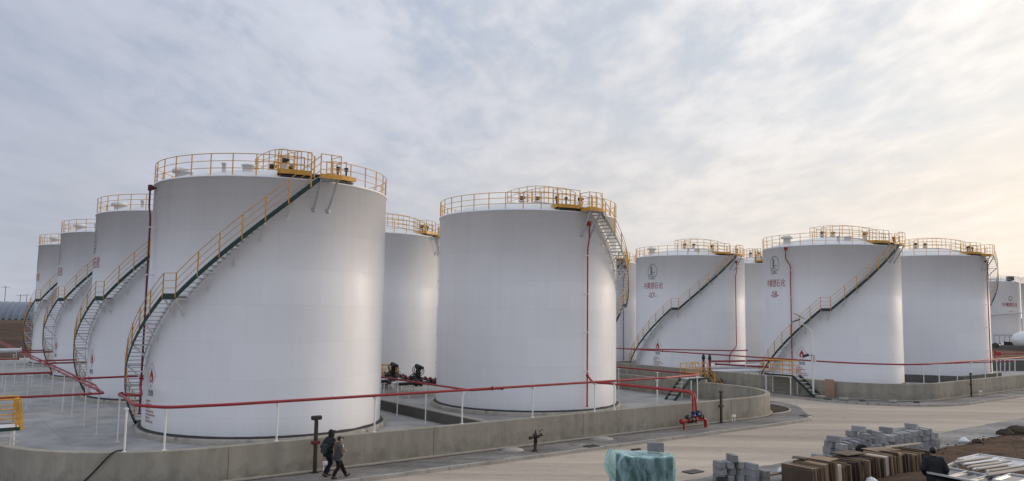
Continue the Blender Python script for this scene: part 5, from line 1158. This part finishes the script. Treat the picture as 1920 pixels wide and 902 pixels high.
def person(label, pos, heading, Hs, J, mats, extras=None, puff=1.0, group=None):
    t = thing('person', label, 'person', (0, 0, 0), group); k = Hs / 1.75
    def V(*a): return Vector(a)
    legs = J['legs']; arms = J['arms']; ln = J.get('lean', .05)
    hipz = J.get('hip', .90); top = lambda z: ln * (z - hipz) / .6
    body = MB(); jac = MB(); tro = MB(); 
    ell(body, [(top(z), 0, z, a, b) for z, a, b in ((hipz - .06, .07, .12), (hipz, .10, .155), (hipz + .15, .09, .14), (hipz + .35, .10, .16), (hipz + .47, .09, .17), (hipz + .53, .06, .1))])
    nb_ = V(top(hipz + .52), 0, hipz + .52); hc = V(top(hipz + .7) + .03, 0, hipz + .715); body.tube([nb_, hc + V(-.02, 0, -.09)], [.058, .052], 12); head(body, hc)
    js = [(top(z), 0, z, a * puff, b * puff) for z, a, b in J['coat']]
    ell(jac, js)
    for s_, (el, wr, hd) in zip((1, -1), arms):
        sh = V(top(hipz + .5), s_ * .185 * (1 + (puff - 1) * .6), hipz + .475); el = V(*el); wr = V(*wr)
        limb(body, [sh, el, wr], (.05, .04, .028)); limb(jac, [sh - V(0, s_ * .07, .0), sh, (sh + el) / 2, el, (el + wr) / 2, wr + (wr - el).normalized() * .02], [.08 * puff, .085 * puff, .075 * puff, .066 * puff, .06 * puff, .05 * puff])
        if hd: hand(body, wr, hd[0], hd[1])
        else: body.tube([wr, wr + (wr - el).normalized() * .07], [.03, .02], 8)
    shoes = []
    for s_, (kn, an, toe) in zip((1, -1), legs):
        hp_ = V(0, s_ * .085, hipz - .02); kn, an, toe = V(*kn), V(*an), V(*toe)
        limb(body, [hp_, kn, an], (.075, .052, .036)); body.tube([an, toe], [.036, .03], 10)
        limb(tro, [hp_ + V(0, -s_ * .02, .10), hp_, (hp_ + kn) / 2 + V(.01, 0, 0), kn + V(.012, 0, 0), (kn + an) / 2 + V(-.012, 0, 0), an + (kn - an).normalized() * .03], (.10, .118, .108, .09, .082, .078))
        q = MB(); dt = (toe - an); dt.z *= .6; d = dt.normalized(); heel = an - d * .065 - V(0, 0, .045 if abs(d.z) < .3 else .03)
        q.tube([an + V(0, 0, .02), an - V(0, 0, .02)], [.05, .055], 10); q.tube([heel, an + d * .05 - V(0, 0, .035), toe - V(0, 0, .0), toe + d * .05], [.04, .05, .044, .028], 12); shoes.append(remesh(q, .012, 2))
    ell(tro, [(0, 0, hipz - .1, .08, .13), (0, 0, hipz, .115, .17), (0, 0, hipz + .1, .11, .16)])
    parts = [('body', remesh(body, .009, 1), mats['skin']), ('jacket', remesh(jac, .016, 3), mats['jacket']), ('trousers', remesh(tro, .015, 3), mats['trousers'])] + [('shoe', q, 'shoe') for q in shoes]
    m = Matrix.Translation(pos) @ Matrix.Rotation(heading, 4, 'Z') @ Matrix.Scale(k, 4)
    def put(name, mb, mt, par=t):
        mb.v = [m @ v for v in mb.v]; return mb.build(name, MT[mt], par)
    t.location = pos; ROOT[t.name] = Vector(pos)
    for nm, mb, mt in parts: put(nm, mb, mt)
    if extras: extras(t, put, hc, V, m)
    return t
COAT = [(.74, .12, .185), (.80, .135, .195), (.95, .125, .185), (1.10, .12, .18), (1.25, .13, .195), (1.36, .12, .205), (1.42, .085, .15), (1.47, .075, .085), (1.50, .07, .075)]
def hood(t, put, hc, V, m):
    q = MB(); c = hc; ell(q, [(c.x + x, 0, c.z + z, a, b) for x, z, a, b in ((-.05, -.20, .10, .13), (-.035, -.13, .115, .125), (-.02, -.05, .125, .115), (-.02, .02, .132, .112), (-.03, .08, .122, .10), (-.045, .125, .09, .075), (-.06, .15, .04, .035))])
    q.tube([c + V(.07, -.085, .06), c + V(.135, 0, .085), c + V(.07, .085, .06)], [.025, .03, .025], 8); put('hood', remesh(q, .014, 3), 'jacket')
def cap(t, put, hc, V, m):
    q = MB(); c = hc; ell(q, [(c.x - .008, 0, c.z + z, a, b) for z, a, b in ((.03, .108, .088), (.06, .108, .088), (.095, .095, .078), (.122, .06, .05), (.13, .02, .02))]); q.tube([c + V(.06, -.05, .04), c + V(.12, 0, .05), c + V(.06, .05, .04)], [.02, .028, .02], 8); q.tube([c + V(.07, 0, .045), c + V(.18, 0, .03)], [.05, .03], 8)
    put('cap', remesh(q, .01, 2), 'hair')
    q = MB(); ell(q, [(c.x - .03, 0, c.z + z, a, b) for z, a, b in ((-.05, .07, .07), (-.02, .085, .08), (.03, .09, .085))]); put('hair', q, 'hair')
    q = MB(); ell(q, [(c.x - .04, 0, c.z + z, a, b) for z, a, b in ((-.235, .09, .1), (-.19, .1, .1), (-.14, .085, .08))]); put('collar', remesh(q, .012, 2), 'jacket')
    q = MB(); q.bevbox(c + V(.04, -.20, -.26), (.10, .05, .12), e=.02); put('sleeve_patch', q, 'white')
p1 = W(13.08, 28.75, ZF); p2 = W(13.2, 28.2, ZF)
person('person in a black hooded jacket and blue jeans walking beside the brown post', p1, ANG + .08, 1.77,
       dict(legs=[((.13, .08, .49), (.02, .08, .09), (.15, .08, .035)), ((.06, -.08, .48), (-.20, -.08, .12), (-.08, -.08, .035))], arms=[((-.16, .24, 1.10), (.06, .2, .93), None), ((-.17, -.25, 1.10), (.05, -.2, .93), None)], lean=.09, coat=COAT),
       dict(skin='skin', jacket='jacket', trousers='jeans'), hood, 1.28)
person('person in a dark cap and grey brown jacket striding along with hands held in front', p2, ANG - .05, 1.60,
       dict(legs=[((.24, .08, .50), (.45, .08, .10), (.60, .08, .115)), ((.03, -.08, .47), (-.20, -.08, .09), (-.06, -.08, .035))], arms=[((.02, .25, 1.08), (.24, .10, 1.10), ((1, -.5, .1), (0, -.3, 1))), ((.03, -.27, 1.08), (.25, -.12, 1.13), ((1, .5, .1), (0, .3, 1)))], lean=.06, coat=COAT),
       dict(skin='skin', jacket='coat', trousers='trousers'), cap, 1.18)
# shoulder bags carried by the two walkers
for (pp, hd_, k_, off, sz, lab) in ((p2, ANG - .05, 1.60 / 1.75, (-.08, -.28, .98), (.40, .13, .30), 'dark grey shoulder bag hanging at the side of the person in the cap'), (p1, ANG + .08, 1.77 / 1.75, (-.24, -.12, 1.08), (.16, .34, .36), 'dark grey bag on the back of the hooded person')):
    m_ = Matrix.Translation(pp) @ Matrix.Rotation(hd_, 4, 'Z') @ Matrix.Scale(k_, 4)
    t = thing('shoulder_bag', lab, 'bag', m_ @ Vector(off)); q = MB(); q.bevbox((0, 0, 0), sz, e=.035); r_ = Matrix.Rotation(R_(-38 if sz[0] > .3 else 8), 4, 'Y'); q.v = [m_ @ (Vector(off) + r_ @ v) for v in q.v]; q.build('bag_body', MT['bag'], t)
    q = MB(); o_ = Vector(off); pts = [o_ + Vector((-.14, .0, .12)), Vector((-.07, -.20, 1.30)), Vector((.0, -.11, 1.45)), Vector((.11, -.14, 1.30)), o_ + Vector((.16, .02, .02))] if sz[0] > .3 else [o_ + Vector((.03, -.06, .17)), Vector((-.06, -.2, 1.40)), Vector((.06, -.22, 1.36)), Vector((.1, -.2, 1.2)), o_ + Vector((.1, -.1, -.1))]
    q.tube([m_ @ p for p in fillet(pts, .1, 3)], .014, 6); q.build('strap', MT['bag'], t)
def short_hair(t, put, hc, V, m):
    q = MB(); c = hc; ell(q, [(c.x - .02, 0, c.z + z, a, b) for z, a, b in ((-.06, .08, .075), (-.02, .1, .092), (.04, .115, .095), (.09, .1, .085), (.125, .06, .055), (.138, .02, .02))]); put('hair', remesh(q, .01, 2), 'hair')
dv = ray(1752, 860); dd = 26.5; p3 = Vector((dv.x * dd, dv.y * dd, 0)); mm, bb = tomb(p3); p3.z = max(spoil(mm, bb), GD(1752, 839, dd).z - 1.70)
person('person in a black padded jacket standing with back turned, beyond the window frames', p3, math.atan2(dv.y, dv.x) + .25, 1.70,
       dict(legs=[((.03, .11, .48), (.0, .12, .09), (.13, .13, .035)), ((.02, -.11, .48), (-.02, -.12, .09), (.11, -.13, .035))], arms=[((-.02, .33, 1.10), (.12, .24, .92), ((.6, -.4, -.7), (1, 0, .3))), ((-.02, -.33, 1.10), (.12, -.24, .92), ((.6, .4, -.7), (1, 0, .3)))], lean=.10, coat=COAT),
       dict(skin='skin', jacket='jacket', trousers='trousers'), short_hair, 1.30)
print('p3', p3, spoil(mm, bb))
